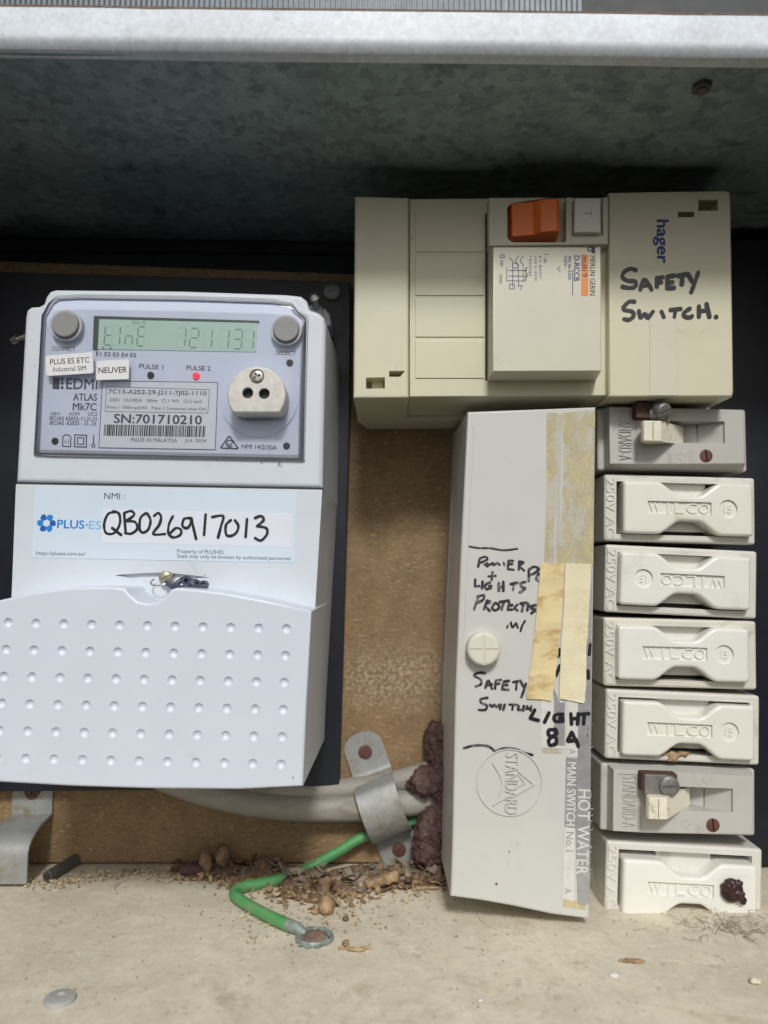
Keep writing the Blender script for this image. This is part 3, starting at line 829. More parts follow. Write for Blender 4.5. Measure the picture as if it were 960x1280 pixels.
hw = ribbon([[(-96.59,21.22),(-99.08,20.5),(-100.41,16.91),(-99.61,13.68),(-96.74,13.68),(-94.82,16.91),(-95.13,20.5),(-97.31,21.58)],[(-97.51,15.47),(-94.21,12.96)],[(-93.34,20.86),(-92.59,13.68)],[(-93.34,20.86),(-90.85,21.58),(-89.74,20.14),(-92.55,17.98)],[(-92.55,17.98),(-89.32,17.62),(-88.54,15.11),(-90.65,13.46),(-92.8,13.68)],[(-85.45,20.86),(-87.41,19.06),(-87.6,15.11),(-86.35,13.82),(-84.45,15.11),(-83.81,18.34),(-85.08,20.72)],[(-82.55,19.78),(-81.14,20.86),(-80.03,19.42),(-80.68,16.55),(-82.76,13.32),(-78.46,13.32)],[(-75.73,19.78),(-77.1,16.91),(-77.25,13.68),(-75.57,12.1),(-73.08,12.96),(-72.76,14.75),(-74.56,15.47),(-76.53,13.68)],[(-69.61,19.06),(-71.76,18.7),(-72.28,16.19),(-70.62,15.47),(-69.43,16.91),(-69.26,19.21),(-68.48,16.19),(-67.32,11.52)],[(-64.04,20.36),(-64.48,12.96)],[(-61.73,19.42),(-57.78,19.78),(-58.44,16.19),(-59.45,12.03)],[(-54.89,18.34),(-56.66,16.55),(-56.61,13.32),(-55.16,12.6),(-53.03,13.68),(-52.21,16.19),(-53.45,18.2)],[(-49.16,18.7),(-49.57,12.24)],[(-46.29,19.06),(-44.15,19.78),(-43.2,18.34),(-45.54,16.19)],[(-45.54,16.19),(-42.3,15.47),(-41.92,13.32),(-44.04,11.02),(-46.2,11.88)]], .95, YN - .24)
tag(finish('handwriting', hw, 'ink', nl, smooth=False), 'black marker writing QB026917013')
# pen specks on the case
sp_ = ribbon([[(-44.49,39.49),(-43.9,38.62)],[(-37.55,39.2),(-38.12,37.75)],[(-36.97,38.33),(-37.25,37.45)]], .3, YB - .05)
finish('pen_marks', sp_, 'ink_dry', case, smooth=False)
# terminal cover
tc0 = [(-133.61,-12.61),(-126.86,-9.46),(-114.8,-6.7),(-102.68,-5.25),(-89.98,-5.12),(-85.73,-5.65),(-84.09,-7.62),(-81.39,-9.85),(-78.2,-10.64),(-74.78,-10.12),(-72.18,-8.15),(-70.38,-6.04),(-68.8,-5.51),(-61.38,-6.04),(-54.22,-6.83),(-39.64,-9.46),(-23.89,-13.14),(-25.38,-43.27),(-26.34,-69.58),(-46.7,-70.59),(-77.06,-70.34),(-101.21,-69.58),(-124.61,-68.31),(-134.51,-67.55)]
tcv = prism(tc0, -8.6, YC, .9, 3, back=inset(tc0, 1.2))
cutters = bmesh.new()
rA, rB, rC, rD = Vector((-123.89,-16.93)), Vector((-32.15,-18.89)), Vector((-125.82,-60.56)), Vector((-33.42,-62.6))
for r in range(6):
    for c in range(-1, 11):
        v_ = r / 5; u_ = c / 10
        p = rA.lerp(rB, u_).lerp(rC.lerp(rD, u_), v_)
        q = bmesh.new(); bmesh.ops.create_uvsphere(q, u_segments=16, v_segments=10, radius=1.75)
        for v in q.verts: v.co = (p.x + v.co.x, YC - .75 + v.co.z, p.y + v.co.y)
        join(cutters, q)
tcv = cut(tcv, cutters)
cover = finish('terminal_cover', tcv, 'cover_white', met, angle=40)
# sealing screw, wire seal and side screws
c_ = (-77.4,-2.22)
finish('seal_screw', screw_bm(c_[0], c_[1], 2.4, YB + 3, YB - 3.5, ang=.5, slot=.5, dome=1.2), 'brass', met)
w = [Vector((x, y, z)) for (x, z), y in zip([(-76.51,-3.87),(-74.82,-4.7),(-72.85,-5.26),(-70.93,-3.59),(-69.0,-2.48),(-67.02,-3.59),(-65.32,-5.26),(-62.53,-4.98)], (-67, -70, -72, -72, -70, -72, -72, -71))]
w = [tuple(p) for p in smooth_path(w, 6)]
sl = tube(w, [1.0 + .12 * math.sin(i * .6) for i in range(len(w))], 12)
w2 = [Vector((x, y, z)) for (x, z), y in zip([(-72.03,-4.7),(-70.33,-5.54),(-68.11,-5.26),(-66.18,-3.59),(-64.5,-3.87),(-62.81,-4.98)], (-72, -73, -73.5, -72, -71, -71))]
w2 = [tuple(p) for p in smooth_path(w2, 6)]
tube(w2, [.85 + .15 * math.sin(i * .7) for i in range(len(w2))], 10, bm=sl)
for p, r_ in (((-68.47,-3.15), 1.7), ((-62.63,-4.67), 1.5)):
    ring(p[0], p[1], .7, r_, -69.5, -72.6, 18, bm=sl)
finish('wire_seal', sl, 'seal_blue', met)
lp = [Vector((x, y, z)) for (x, z), y in zip([(-81.59,-2.77),(-82.11,-4.16),(-79.85,-5.0),(-76.78,-4.44),(-74.56,-3.33)], (-66, -68, -69, -69, -67))]
finish('seal_loop', tube([tuple(p) for p in smooth_path(lp, 6)], .28, 8), 'screw_steel', met)
a, b_ = (-145.01,-34,95.12), (-150.76,-34,92.81)
finish('side_screw', tube([a, tuple(Vector(a).lerp(Vector(b_), .6)), tuple(Vector(a).lerp(Vector(b_), .62)), b_], [1.1, 1.1, 1.9, 1.5], 14), 'screw_steel', met)
c_ = (-28.17,110.42)
finish('top_screw', screw_bm(c_[0], c_[1], 2.0, -26, -36, cross=True, ang=.3), 'screw_steel', met)
finish('screw_lug', prism(rounded([(-31.0,110.85),(-26.05,110.85),(-25.35,103.09),(-30.94,103.09)], 1.2), -8.2, -27, .4), 'meter_white', met)
lug = [(-27.89,110.59),(-24.83,110.24),(-22.77,107.8),(-22.07,102.94),(-25.46,102.25),(-27.86,106.41)]
finish('side_lug', prism(lug, -8.2, -24, 1.0, 3), 'meter_white', met)

# ------------------------------------------------------------------ safety switch enclosure
enc = thing('safety_switch_box', 'beige plastic box marked SAFETY SWITCH with orange lever', 'switch box', (59.63, -8, 64.54))
def ins4(p, d): return inset(p, d)
lft = [(-11.11,142.35),(9.43,141.88),(9.24,64.54),(-11.48,64.39)]
slA = [(-6.72,72.11),(0.3,72.27),(0.3,68.02),(-6.71,67.87)]; slB = [(1.94,74.7),(7.92,74.7),(5.98,72.42),(1.94,72.42)]
lb = prism(lft, -20, -57, 1.0, 3, back=[(-10.65,142.03),(9.37,142.03),(9.18,63.93),(-10.88,63.93)])
lb = cut(lb, join(prism(slA, -48, -60), prism(slB, -50, -60)))
left = finish('left_cover', lb, 'beige', enc)
finish('slot_catch', prism([(-4.73,73.02),(-0.15,73.02),(-0.15,69.0),(-4.72,69.0)], -47, -51.5, .2), 'beige', left)
finish('embossed_lettering', text_bm('IP 30', (-3.8,136.68), (-3.79,123.53), 3.4, -56.9, -.012, .22), 'beige', left)
mid = [(9.72,142.9),(86.26,143.38),(84.53,65.99),(9.52,65.53)]
mb = prism(mid, -20, -54, .7, 2)
mb = cut(mb, prism([(38.84,137.18),(41.14,137.18),(40.44,71.65),(38.18,71.65)], -40, -60))
middle = finish('middle_cover', mb, 'beige', enc)
for a, b_ in (((11.95,135.83), (38.31,121.63)), ((11.9,119.75), (38.14,104.58)), ((11.85,103.17), (37.98,88.44)), ((11.8,87.05), (37.82,72.6))):
    finish('blank_panel', box(a[0], b_[0], b_[1], a[1], -53.5, -54.45, .22, 2), 'beige', middle)
finish('gap_liner', prism([(39.6,142.81),(43.4,142.81),(42.64,72.64),(38.9,72.64)], -38, -41), 'hole_black', enc)
rgt = [(85.25,143.42),(129.27,144.2),(131.23,143.73),(131.61,141.53),(130.06,66.72),(129.54,64.61),(83.49,64.61)]
rb_ = prism(rgt, -20, -58, 1.0, 3, back=inset(rgt, -.5))
rb_ = cut(rb_, join(prism([(111.27,135.73),(117.48,135.73),(117.41,133.54),(111.21,133.54)], -50, -60), prism([(119.14,140.43),(126.57,140.43),(126.42,136.04),(119.0,136.04)], -48, -60)))
right = finish('right_cover', rb_, 'beige', enc)
finish('slot_catch', prism([(123.83,142.94),(128.78,142.94),(128.67,139.42),(123.72,139.42)], -47, -50.5, .2), 'beige', right)
finish('moulded_rib', prism([(99.48,96.23),(109.67,96.23),(109.06,65.06),(98.66,65.06)], -57.5, -58.22, .12, 1), 'beige_smooth', right)
finish('lettering', text_bm('hager', (104.67,132.45), (104.36,115.8), 5.9, -58.05, .024, .04), 'print_blue', right, smooth=False)
bk = [(-11.29,149.23),(139.68,150.23),(137.32,63.61),(-11.36,63.29)]
finish('base', prism(bk, -.2, -19.8, .8, 2, back=[(-9.03,148.56),(138.03,149.23),(134.48,63.61),(-7.58,63.29)]), 'beige_smooth', enc)
fk = ribbon([[(94.71,112.91),(92.75,113.49),(90.46,112.33),(89.57,110.31),(91.51,108.86),(94.32,108.57),(94.27,106.54),(92.01,106.08),(89.48,106.54)],[(96.21,105.39),(97.44,109.15),(99.1,107.99),(100.44,105.39)],[(96.81,106.83),(99.07,107.12)],[(102.53,110.02),(102.44,106.54)],[(102.53,109.84),(104.79,110.19)],[(102.48,107.99),(104.18,108.28)],[(109.04,110.89),(106.49,110.31)],[(106.49,110.31),(106.37,105.97)],[(106.42,107.99),(108.4,108.28)],[(106.37,105.97),(108.91,106.14)],[(110.45,110.77),(114.14,111.46)],[(112.15,110.89),(111.76,107.41)],[(114.41,111.17),(115.74,108.57)],[(118.1,112.04),(116.87,108.57),(115.22,104.41)]], 1.5, -58.25)
tag(finish('handwriting', fk, 'ink', right, smooth=False), 'black marker writing SAFETY')
fk = ribbon([[(94.01,100.77),(91.88,100.77),(89.86,98.76),(90.11,97.61),(92.91,97.03),(93.43,95.31),(91.71,93.87),(89.75,94.16)],[(95.44,97.32),(95.94,94.73),(97.66,96.17),(98.75,94.73),(100.78,97.03)],[(103.87,97.03),(104.65,94.73)],[(107.25,97.61),(111.2,98.07)],[(109.23,97.72),(108.58,94.73)],[(114.58,98.18),(112.57,96.74),(112.24,95.31),(114.19,94.73),(115.33,95.31)],[(117.98,99.04),(117.85,95.02)],[(120.82,99.91),(121.78,95.02)],[(117.92,97.03),(121.31,97.61)],[(124.09,95.02),(124.42,94.9)]], 1.5, -58.25)
tag(finish('handwriting', fk, 'ink', right, smooth=False), 'black marker writing SWITCH.')
# residual current device in the middle
rp = [(39.58,140.56),(84.6,140.78),(84.19,122.35),(39.38,121.73)]
ub = prism(rp, -45, -59.5, .6, 2)
ub = cut(ub, prism(rounded([(46.41,137.03),(48.23,138.28),(66.36,141.09),(68.81,142.65),(68.45,123.06),(48.04,123.06),(46.25,124.61)], 1.0), -52, -62))
ub = cut(ub, prism([(70.92,142.65),(82.69,142.65),(82.32,125.84),(70.6,125.84)], -57, -62))
rcd = finish('breaker_body', ub, 'rccb', enc)
fb = [(39.86,117.96),(79.15,117.96),(78.3,72.06),(39.22,71.91)]
finish('breaker_front', prism(fb, -45, -67, .5, 2, back=[(39.57,126.21),(82.15,126.21),(80.97,71.56),(38.84,71.41)]), 'rccb', rcd)
lv = bmesh.new()
P = lambda a: a
pf = [(-.5, -54), (.3, -59.6), (8.3, -60.4), (10.4, -63.0), (16.2, -64.0), (17.6, -62.5), (18.0, -54)]
lx, lz0, lz1 = 47.76, 125.48, 138.16
A = [lv.verts.new((lx + u, y, lz0)) for u, y in pf]; B = [lv.verts.new((lx + u, y, lz1)) for u, y in pf]
lv.faces.new(A); lv.faces.new(list(reversed(B)))
for i in range(len(pf)): lv.faces.new((A[i], B[i], B[(i + 1) % len(pf)], A[(i + 1) % len(pf)]))
bmesh.ops.bevel(lv, geom=list(lv.edges), offset=.45, segments=2, affect='EDGES', profile=.5, clamp_overlap=True)
tag(finish('lever', lv, 'orange', rcd), 'orange switch lever')
tb = finish('test_button', prism([(71.29,139.06),(81.01,139.21),(80.72,125.95),(70.89,125.8)], -52, -62, .5, 3), 'test_white', rcd)
finish('lettering', text_bm('T', (75.98,134.58), (75.92,131.49), 3.0, -62.05, -.02, .03), 'beige', tb, smooth=False)
YR = -67.05
def rt(body, x, ya, yb_, h, m_='print_blue', bold=0.0):
    return finish('lettering', text_bm(body, x(ya), x(yb_), h, YR, bold, .03), m_, rcd, smooth=False)
finish('printed_bar', prism([(71.91,115.06),(74.53,115.06),(74.22,99.81),(71.61,99.81)], -66.9, YR - .02), 'orange_print', rcd, smooth=False)
def rtx(body, a, b_, h, m_='print_blue', bold=0.0, y=YR): return finish('lettering', text_bm(body, a, b_, h, y, bold, .03), m_, rcd, smooth=False)
rtx('MERLIN GERIN', (76.04,114.76), (75.74,99.96), 2.0, 'print_black')
rtx('multi 9', (73.3,114.76), (73.14,106.82), 2.0, 'print_blue', y=YR - .04)
rtx('D-RCCB', (70.3,114.76), (70.12,105.33), 2.1, bold=.015)
rtx('40A Idn 0,03A', (67.67,114.76), (67.5,105.63), 1.3)
rtx('230V~', (66.21,114.76), (66.12,109.82), 1.2)
rtx('I', (59.37,115.33), (59.37,115.15), 1.6, 'print_black')
rtx('ON', (58.76,114.01), (58.74,112.21), 1.1)
for x, a in ((0, 1),): pass
def fine_print(a, b_, h, seed):
    # lines of print too small to read
    r = random.Random(seed); b2 = bmesh.new(); a, b_ = Vector(a), Vector(b_); L_ = (b_ - a).length; d = (b_ - a).normalized(); w = Vector((-d.y, d.x)); t = 0
    while t < L_:
        e = r.uniform(.35, .8)
        if r.random() > .15: outline([tuple(a + d * t - w * h * r.uniform(.2, .45)), tuple(a + d * (t + e * .3) + w * h * r.uniform(.2, .45))], .16, -66.9, YR - .02, bm=b2, closed=False)
        t += e
    return finish('fine_print', b2, 'print_blue', rcd, smooth=False)
fine_print((57.02,114.61), (56.89,105.93), 1.2, 1)
fine_print((55.27,114.61), (55.14,105.63), 1.2, 2)
fine_print((53.38,114.61), (53.27,107.12), 1.2, 3)
rtx('O', (43.18,115.21), (43.16,113.86), 1.9, 'print_black', bold=.01)
rtx('OFF', (42.86,113.11), (42.83,110.71), 1.1)
rtx('12225', (42.51,107.72), (42.47,104.43), 1.0, 'rust_red')
dg = outline([(68.74,109.22),(68.56,100.11)], .3, -66.9, YR - .02, closed=False)
for s_ in ([(44.72,110.41),(44.66,105.33),(51.64,105.33),(51.71,110.41)], [(45.44,109.22),(51.84,109.22)], [(45.41,107.12),(51.81,107.12)], [(46.91,111.01),(46.81,103.24)], [(49.0,114.61),(47.81,112.81),(48.96,111.31),(48.85,103.24)], [(50.75,114.61),(49.56,112.81),(50.71,111.31),(50.62,105.03)], [(45.79,114.01),(46.94,112.81),(46.91,111.01)], [(52.44,110.41),(51.26,109.22),(52.4,107.42),(51.21,105.93)], [(45.66,104.13),(47.41,104.13),(47.38,102.34),(45.64,102.34),(45.66,104.13)], [(48.85,103.54),(50.31,103.54),(49.56,102.2)], [(64.1,110.71),(63.21,109.82),(64.07,108.92)]):
    outline(s_, .24, -66.9, YR - .02, bm=dg, closed=False)
c_ = (47.79,111.01); outline(circle(c_[0], c_[1], 1.0, 12), .22, -66.9, YR - .028, bm=dg)
finish('wiring_diagram', dg, 'print_blue', rcd, smooth=False)
lg = outline(circle(*(75.16,117.32), .8, 12), .4, -66.9, YR - .03)
prism([(75.76,118.07),(77.08,118.07),(77.02,115.51),(75.72,115.81)], -66.9, YR - .02, bm=lg)
finish('maker_emblem', lg, 'print_black', rcd, smooth=False)

# ------------------------------------------------------------------ tall grey cover with tapes and marker notes
gc = thing('main_switch_cover', 'tall grey plastic cover with marker notes and two yellowed paper tapes', 'cover', (48.01, -.2, -119.93))
gp = [(31.0,59.04),(78.66,60.85),(72.53,-122.51),(59.29,-120.88),(45.21,-118.02),(33.93,-116.11),(23.47,-114.74),(24.31,-95.24),(25.67,-44.83),(28.08,7.03)]
cvb = prism(gp, -13, -58, 1.1, 4, back=inset(gp, .8))
cvb = cut(cvb, prism([(33.02,52.89),(33.41,52.89),(28.85,-24.84),(28.48,-24.84)], -57.7, -60))
tc_ = finish('cover', cvb, 'cover_grey', gc)
finish('base', prism(inset(gp, 1.6), -.2, -12.5, .6, 2), 'base_grey', gc)
c_ = (35.56,-27.6)
kn = disc(c_[0], c_[1], 6.0, -57.5, -63.2, 1.3, 40, seg=4)
cc = prism(rect(c_[0] - 7, c_[0] + 7, c_[1] - .18, c_[1] + .18), -62.8, -66)
cc2 = prism(rect(c_[0] - .55, c_[0] - .2, c_[1] - 7, c_[1] + 7), -62.8, -66)
cc3 = prism(rect(c_[0] + .2, c_[0] + .55, c_[1] - 7, c_[1] + 7), -62.8, -66)
finish('cover_knob', cut(cut(cut(kn, cc), cc2), cc3), 'knob_cream', gc)
YG = -58.0
def gt(name, q, y0, y1, m_, bev=0.0, parent=None): return finish(name, prism(q, y0, y1, bev, 1), m_, parent or tc_)
gt('glue_residue', [(60.22,58.59),(64.37,58.59),(63.5,33.52),(61.94,2.36),(58.43,2.36),(59.72,27.6)], YG + .05, YG - .06, 'glue_yellow')
gt('glue_residue', [(66.15,58.59),(78.33,59.64),(76.4,2.36),(63.4,2.36),(66.0,33.52)], YG + .05, YG - .06, 'glue_yellow')
gt('glue_residue', [(64.51,57.99),(65.99,57.99),(63.99,2.94),(62.53,2.94)], YG + .05, YG - .045, 'glue_pale')
gt('glue_residue', [(63.34,-115.56),(71.53,-116.25),(71.18,-119.25),(63.15,-118.29)], YG + .05, YG - .06, 'glue_yellow')
gt('glue_residue', [(56.67,-62.92),(63.99,-63.2),(63.81,-65.31),(56.64,-65.02)], YG + .05, YG - .06, 'glue_pale')
# embossed label strips
sA = gt('label_strip', [(56.68,-44.26),(60.43,-44.26),(65.42,-47.67),(65.13,-63.48),(56.1,-63.06)], YG + .05, YG - .2, 'foil_white', .04)
sB = gt('label_strip', [(65.91,-44.26),(70.09,-44.26),(69.52,-66.57),(65.37,-66.15)], YG + .05, YG - .22, 'foil_white', .04)
sC = gt('label_strip', [(71.23,2.36),(75.96,2.36),(72.74,-115.02),(72.07,-117.2),(69.81,-117.47),(68.41,-116.66),(68.11,-92.48),(69.3,-67.41)], YG + .05, YG - .26, 'foil_silver', .05)
sD = gt('label_strip', [(65.22,-66.57),(69.14,-66.85),(68.19,-91.1),(64.3,-90.54)], YG + .05, YG - .24, 'foil_silver', .04)
sE = gt('label_strip', [(64.23,-90.96),(68.04,-91.51),(67.14,-116.38),(62.86,-115.29)], YG + .05, YG - .23, 'foil_white', .04)
sF = gt('label_strip', [(61.19,-41.99),(63.41,-47.1),(65.14,-47.1),(64.86,-62.35),(61.13,-62.35)], YG + .05, YG - .27, 'foil_silver', .04)
def et(body, a, b_, h, y, m_, parent, bold=.0, ex=.14): return finish('embossed_lettering', text_bm(body, a, b_, h, y, bold, ex), m_, parent)
def worn_marks(a, b_, h, y, m_, parent, seed):
    # embossing too worn to read: short raised bars
    r = random.Random(seed); b2 = bmesh.new(); a, b_ = Vector(a), Vector(b_); n_ = int((b_ - a).length / 1.5)
    d = (b_ - a).normalized(); w = Vector((-d.y, d.x))
    for i in range(n_):
        p = a.lerp(b_, (i + .5) / n_)
        for j in range(2):
            q = p + d * r.uniform(-.5, .5) + w * r.uniform(-.5, .5) * h * .5; e = (w if r.random() < .65 else d) * h * r.uniform(.15, .5) + d * r.uniform(-.3, .3)
            outline([tuple(q - e), tuple(q + e)], .32, y, y - .1 - .01 * j, bm=b2, closed=False)
    return finish('worn_embossing', b2, m_, parent)
et('MAIN SWITCH', (67.23,-68.2), (66.31,-90.2), 3.2, YG - .2, 'foil_white', sD, .012)
et('No.1', (66.12,-92.41), (65.75,-99.04), 2.8, YG - .18, 'foil_silver', sE, -.005)
worn_marks((65.73,-100.14), (65.08,-110.56), 2.8, YG - .18, 'foil_white', sE, 6)
et('A', (65.06,-111.66), (64.97,-113.57), 2.4, YG - .18, 'foil_silver', sE, -.005)
et('HOT', (71.54,-77.7), (71.04,-88.26), 4.3, YG - .22, 'foil_white', sC, .008)
et('WATER', (70.95,-90.2), (70.05,-107.0), 4.2, YG - .22, 'foil_white', sC, .008)
worn_marks((72.82,-49.33), (71.86,-75.75), 3.2, YG - .22, 'foil_silver', sC, 3)
worn_marks((73.66,-78.54), (72.13,-111.66), 1.6, YG - .22, 'foil_silver', sC, 5)
worn_marks((63.21,-47.63), (62.82,-61.75), 2.8, YG - .23, 'foil_silver', sF, 4)
et('A', (67.38,-63.43), (67.34,-65.4), 2.4, YG - .18, 'foil_silver', sB, -.01)
# paper tapes, creased and lifting a little
def tape(q_l, q_r, m_, name='paper_tape', lift=1.0):
    b2 = bmesh.new()
    L_ = smooth_path(q_l, 10); R_ = smooth_path(q_r, 10)
    n_ = min(len(L_), len(R_)); rows = []
    ph = random.random() * 20
    for i in range(n_):
        t = i / (n_ - 1)
        row = []
        for k in range(7):
            s_ = k / 6
            p = Vector(L_[i]).lerp(Vector(R_[i]), s_)
            cr = .5 * abs(mnoise.noise(Vector((s_ * 1.2, t * 16, ph)))) + .25 * mnoise.noise(Vector((s_ * 2, t * 3, ph + 4)))
            ed = mnoise.noise(Vector((t * 11, k, ph))) * .35 if k in (0, 6) else 0
            row.append((p.x + ed, YG - .5 - max(0, cr) - lift * .4 * (t > .93) * (t - .93) * 10, p.y))
        rows.append(row)
    F_ = [[b2.verts.new(p) for p in r] for r in rows]
    K_ = [[b2.verts.new((p[0], p[1] + .18, p[2])) for p in r] for r in rows]
    for i in range(n_ - 1):
        for k in range(6):
            b2.faces.new((F_[i][k], F_[i][k + 1], F_[i + 1][k + 1], F_[i + 1][k])); b2.faces.new((K_[i][k], K_[i + 1][k], K_[i + 1][k + 1], K_[i][k + 1]))
        for k in (0, 6): b2.faces.new((F_[i][k], F_[i + 1][k], K_[i + 1][k], K_[i][k]))
    for i in (0, n_ - 1):
        for k in range(6): b2.faces.new((F_[i][k], F_[i][k + 1], K_[i][k + 1], K_[i][k]))
    return finish(name, b2, m_, gc, angle=60)
tag(tape([(57.32,3.23),(55.47,-13.29),(53.78,-29.09),(51.4,-44.18),(52.1,-45.18)], [(65.92,2.94),(64.7,-13.29),(63.37,-26.23),(60.75,-44.18),(60.0,-46.45)], 'tape_paper'), 'yellowed creased paper tape')
tag(tape([(66.21,2.94),(65.19,-13.29),(64.01,-27.66),(63.2,-44.18),(63.61,-45.6)], [(75.69,2.65),(74.49,-13.29),(73.27,-27.66),(72.57,-43.62),(71.92,-47.3)], 'tape_paper_pale'), 'paler creased paper tape')
# maker's raised roundel
lc = Vector((44.81,-75.11))
em = outline(circle(lc.x, lc.y, 11.6, 56), .4, YG + .1, YG - .5)
for s_ in ([(48.1,-71.33),(53.61,-75.81),(45.69,-80.27)], [(48.65,-73.01),(50.33,-75.25),(46.88,-76.92)], [(38.97,-68.53),(40.66,-71.05),(42.05,-74.13),(42.02,-77.2),(41.13,-79.43)], [(38.81,-83.05),(41.11,-81.66),(43.4,-80.55)]):
    outline([tuple(v) for v in smooth_path(s_, 4)] if len(s_) > 3 else s_, .45, YG + .1, YG - .55, bm=em, closed=False)
finish('raised_roundel', em, 'cover_grey', tc_)
finish('raised_lettering', text_bm('STANDARD', (45.89,-64.74), (45.33,-85.97), 4.6, YG + .1, -.004, .8), 'cover_grey', tc_)
def note(s, w, m_, label, y=YG - .1): return tag(finish('handwriting', ribbon(s, w, y), m_, tc_, smooth=False), label)
note([[(31.28,9.04),(34.57,8.49),(38.96,8.38),(43.89,7.67),(48.83,8.22)]], .75, 'ink_dry', 'black marker line above the note')
note([[(34.97,4.66),(34.4,1.7)],[(34.97,4.66),(37.01,5.31),(37.71,4.33),(35.34,3.12)],[(36.7,2.36),(37.91,2.91),(37.52,1.81),(38.62,2.36),(39.72,3.01),(39.99,2.19),(41.37,3.01),(42.18,2.36)],[(43.72,3.12),(43.93,2.14)],[(45.49,3.83),(45.18,0.83)],[(45.18,0.83),(47.36,0.56)],[(45.2,2.47),(46.84,2.74)],[(45.49,3.83),(47.13,3.83)],[(49.32,3.56),(49.17,0.56)],[(49.32,3.56),(50.96,3.29),(49.57,1.92),(51.19,0.28)],[(38.03,-1.79),(40.77,-1.63)],[(39.58,-0.26),(39.28,-2.99)]], .85, 'ink_dry', 'faded marker writing POWER +')
note([[(33.26,-2.99),(33.13,-5.5)],[(33.13,-5.5),(34.77,-5.33)],[(35.93,-3.7),(35.74,-6.15)],[(38.72,-3.97),(36.96,-4.9),(37.16,-6.37),(38.91,-6.15)],[(38.91,-6.15),(38.98,-5.28)],[(38.16,-5.33),(39.25,-5.22)],[(41.83,-4.35),(41.8,-7.07)],[(43.48,-3.81),(43.44,-7.07)],[(41.82,-5.71),(43.46,-5.44)],[(46.2,-4.62),(48.67,-4.08)],[(47.3,-4.52),(46.99,-6.8)],[(51.68,-3.81),(49.76,-4.35),(50.29,-5.71),(51.37,-6.26),(49.44,-7.62)]], .95, 'ink_dry', 'faded marker writing LIGHTS')
note([[(34.41,-8.98),(32.72,-13.86)],[(33.86,-9.25),(36.32,-8.7),(36.03,-10.33),(33.84,-11.42)],[(37.39,-10.6),(36.27,-13.86)],[(37.39,-10.6),(38.75,-11.15),(36.83,-12.23),(38.44,-14.4)],[(40.39,-11.42),(39.27,-13.32),(40.63,-14.13),(42.01,-12.77),(40.66,-11.42)],[(42.03,-11.15),(45.31,-10.6)],[(43.67,-10.88),(42.81,-13.86)],[(45.57,-11.15),(44.99,-13.86)],[(44.99,-13.86),(46.63,-13.86)],[(45.28,-12.5),(46.65,-12.23)],[(48.57,-11.96),(47.46,-13.32),(48.54,-14.13)],[(49.66,-11.69),(51.85,-11.42)],[(50.75,-11.69),(50.17,-14.4)],[(52.39,-11.69),(52.08,-14.13)],[(52.1,-12.77),(55.11,-12.23)],[(53.46,-13.32),(55.08,-13.86),(53.43,-15.21)]], .95, 'ink_dry', 'marker writing PROTECTED')
note([[(44.92,-19.64),(44.64,-20.45)],[(46.03,-18.46),(46.55,-20.35),(47.65,-19.0)],[(47.93,-18.73),(48.56,-20.45)],[(51.21,-17.92),(50.09,-19.81),(49.52,-21.7)]], .8, 'ink_dry', 'faded marker writing BY')
note([[(52.84,0.56),(52.78,-3.53)],[(52.84,0.56),(54.77,1.65),(56.4,0.83),(54.73,-0.81),(53.08,-1.35)],[(56.38,-0.81),(55.53,-2.72),(56.33,-3.53)]], 1.0, 'ink_dry', 'marker letters Po partly under the tape')
note([[(36.58,-36.65),(34.42,-36.54),(32.51,-37.45),(34.93,-39.05),(34.92,-40.65),(33.02,-41.45)],[(36.53,-41.99),(37.64,-39.32),(38.96,-42.25)],[(36.81,-41.19),(38.98,-40.65)],[(40.35,-39.32),(40.04,-42.25)],[(40.35,-39.32),(42.25,-39.05)],[(40.17,-40.65),(41.69,-40.39)],[(43.21,-39.75),(42.53,-42.41)],[(43.21,-39.69),(45.06,-39.43)],[(42.82,-41.03),(44.5,-40.87)],[(42.53,-42.41),(44.91,-42.57)],[(46.57,-39.85),(49.28,-39.32)],[(47.93,-39.59),(47.62,-42.52)],[(49.28,-39.59),(50.34,-41.45)],[(51.17,-40.39),(50.32,-43.05),(49.48,-45.19)]], .9, 'ink_dry', 'marker writing SAFETY')
note([[(37.31,-45.45),(34.87,-45.98),(35.13,-47.31),(37.01,-48.11),(36.45,-49.71),(34.02,-49.71)],[(38.09,-47.85),(38.89,-48.64),(39.71,-47.85),(40.51,-48.64),(41.6,-47.85)],[(42.25,-47.85),(41.69,-49.44)],[(43.5,-47.85),(42.93,-49.71)],[(45.12,-47.85),(48.09,-47.95)],[(46.47,-47.95),(46.17,-49.71)],[(48.62,-48.38),(48.17,-49.71),(49.52,-49.71)],[(50.35,-48.38),(50.06,-49.97)],[(51.31,-49.44),(51.59,-48.38)],[(52.94,-48.38),(52.71,-49.87)],[(51.74,-49.23),(52.72,-49.07)]], .95, 'ink_dry', 'marker writing SWITCH')
note([[(54.22,-49.65),(52.56,-52.57)],[(52.56,-52.57),(55.51,-53.36)],[(59.32,-50.71),(57.65,-54.05)],[(64.44,-51.24),(61.47,-51.51),(61.43,-53.63),(64.4,-53.63)],[(63.07,-52.57),(64.41,-52.57)],[(67.14,-50.98),(67.34,-54.69)],[(69.84,-50.98),(69.49,-54.69)],[(67.37,-52.83),(69.8,-52.57)],[(70.37,-51.24),(73.61,-50.98)],[(71.99,-51.24),(71.65,-54.69)]], 1.25, 'ink', 'black marker writing LIGHT', YG - .42)
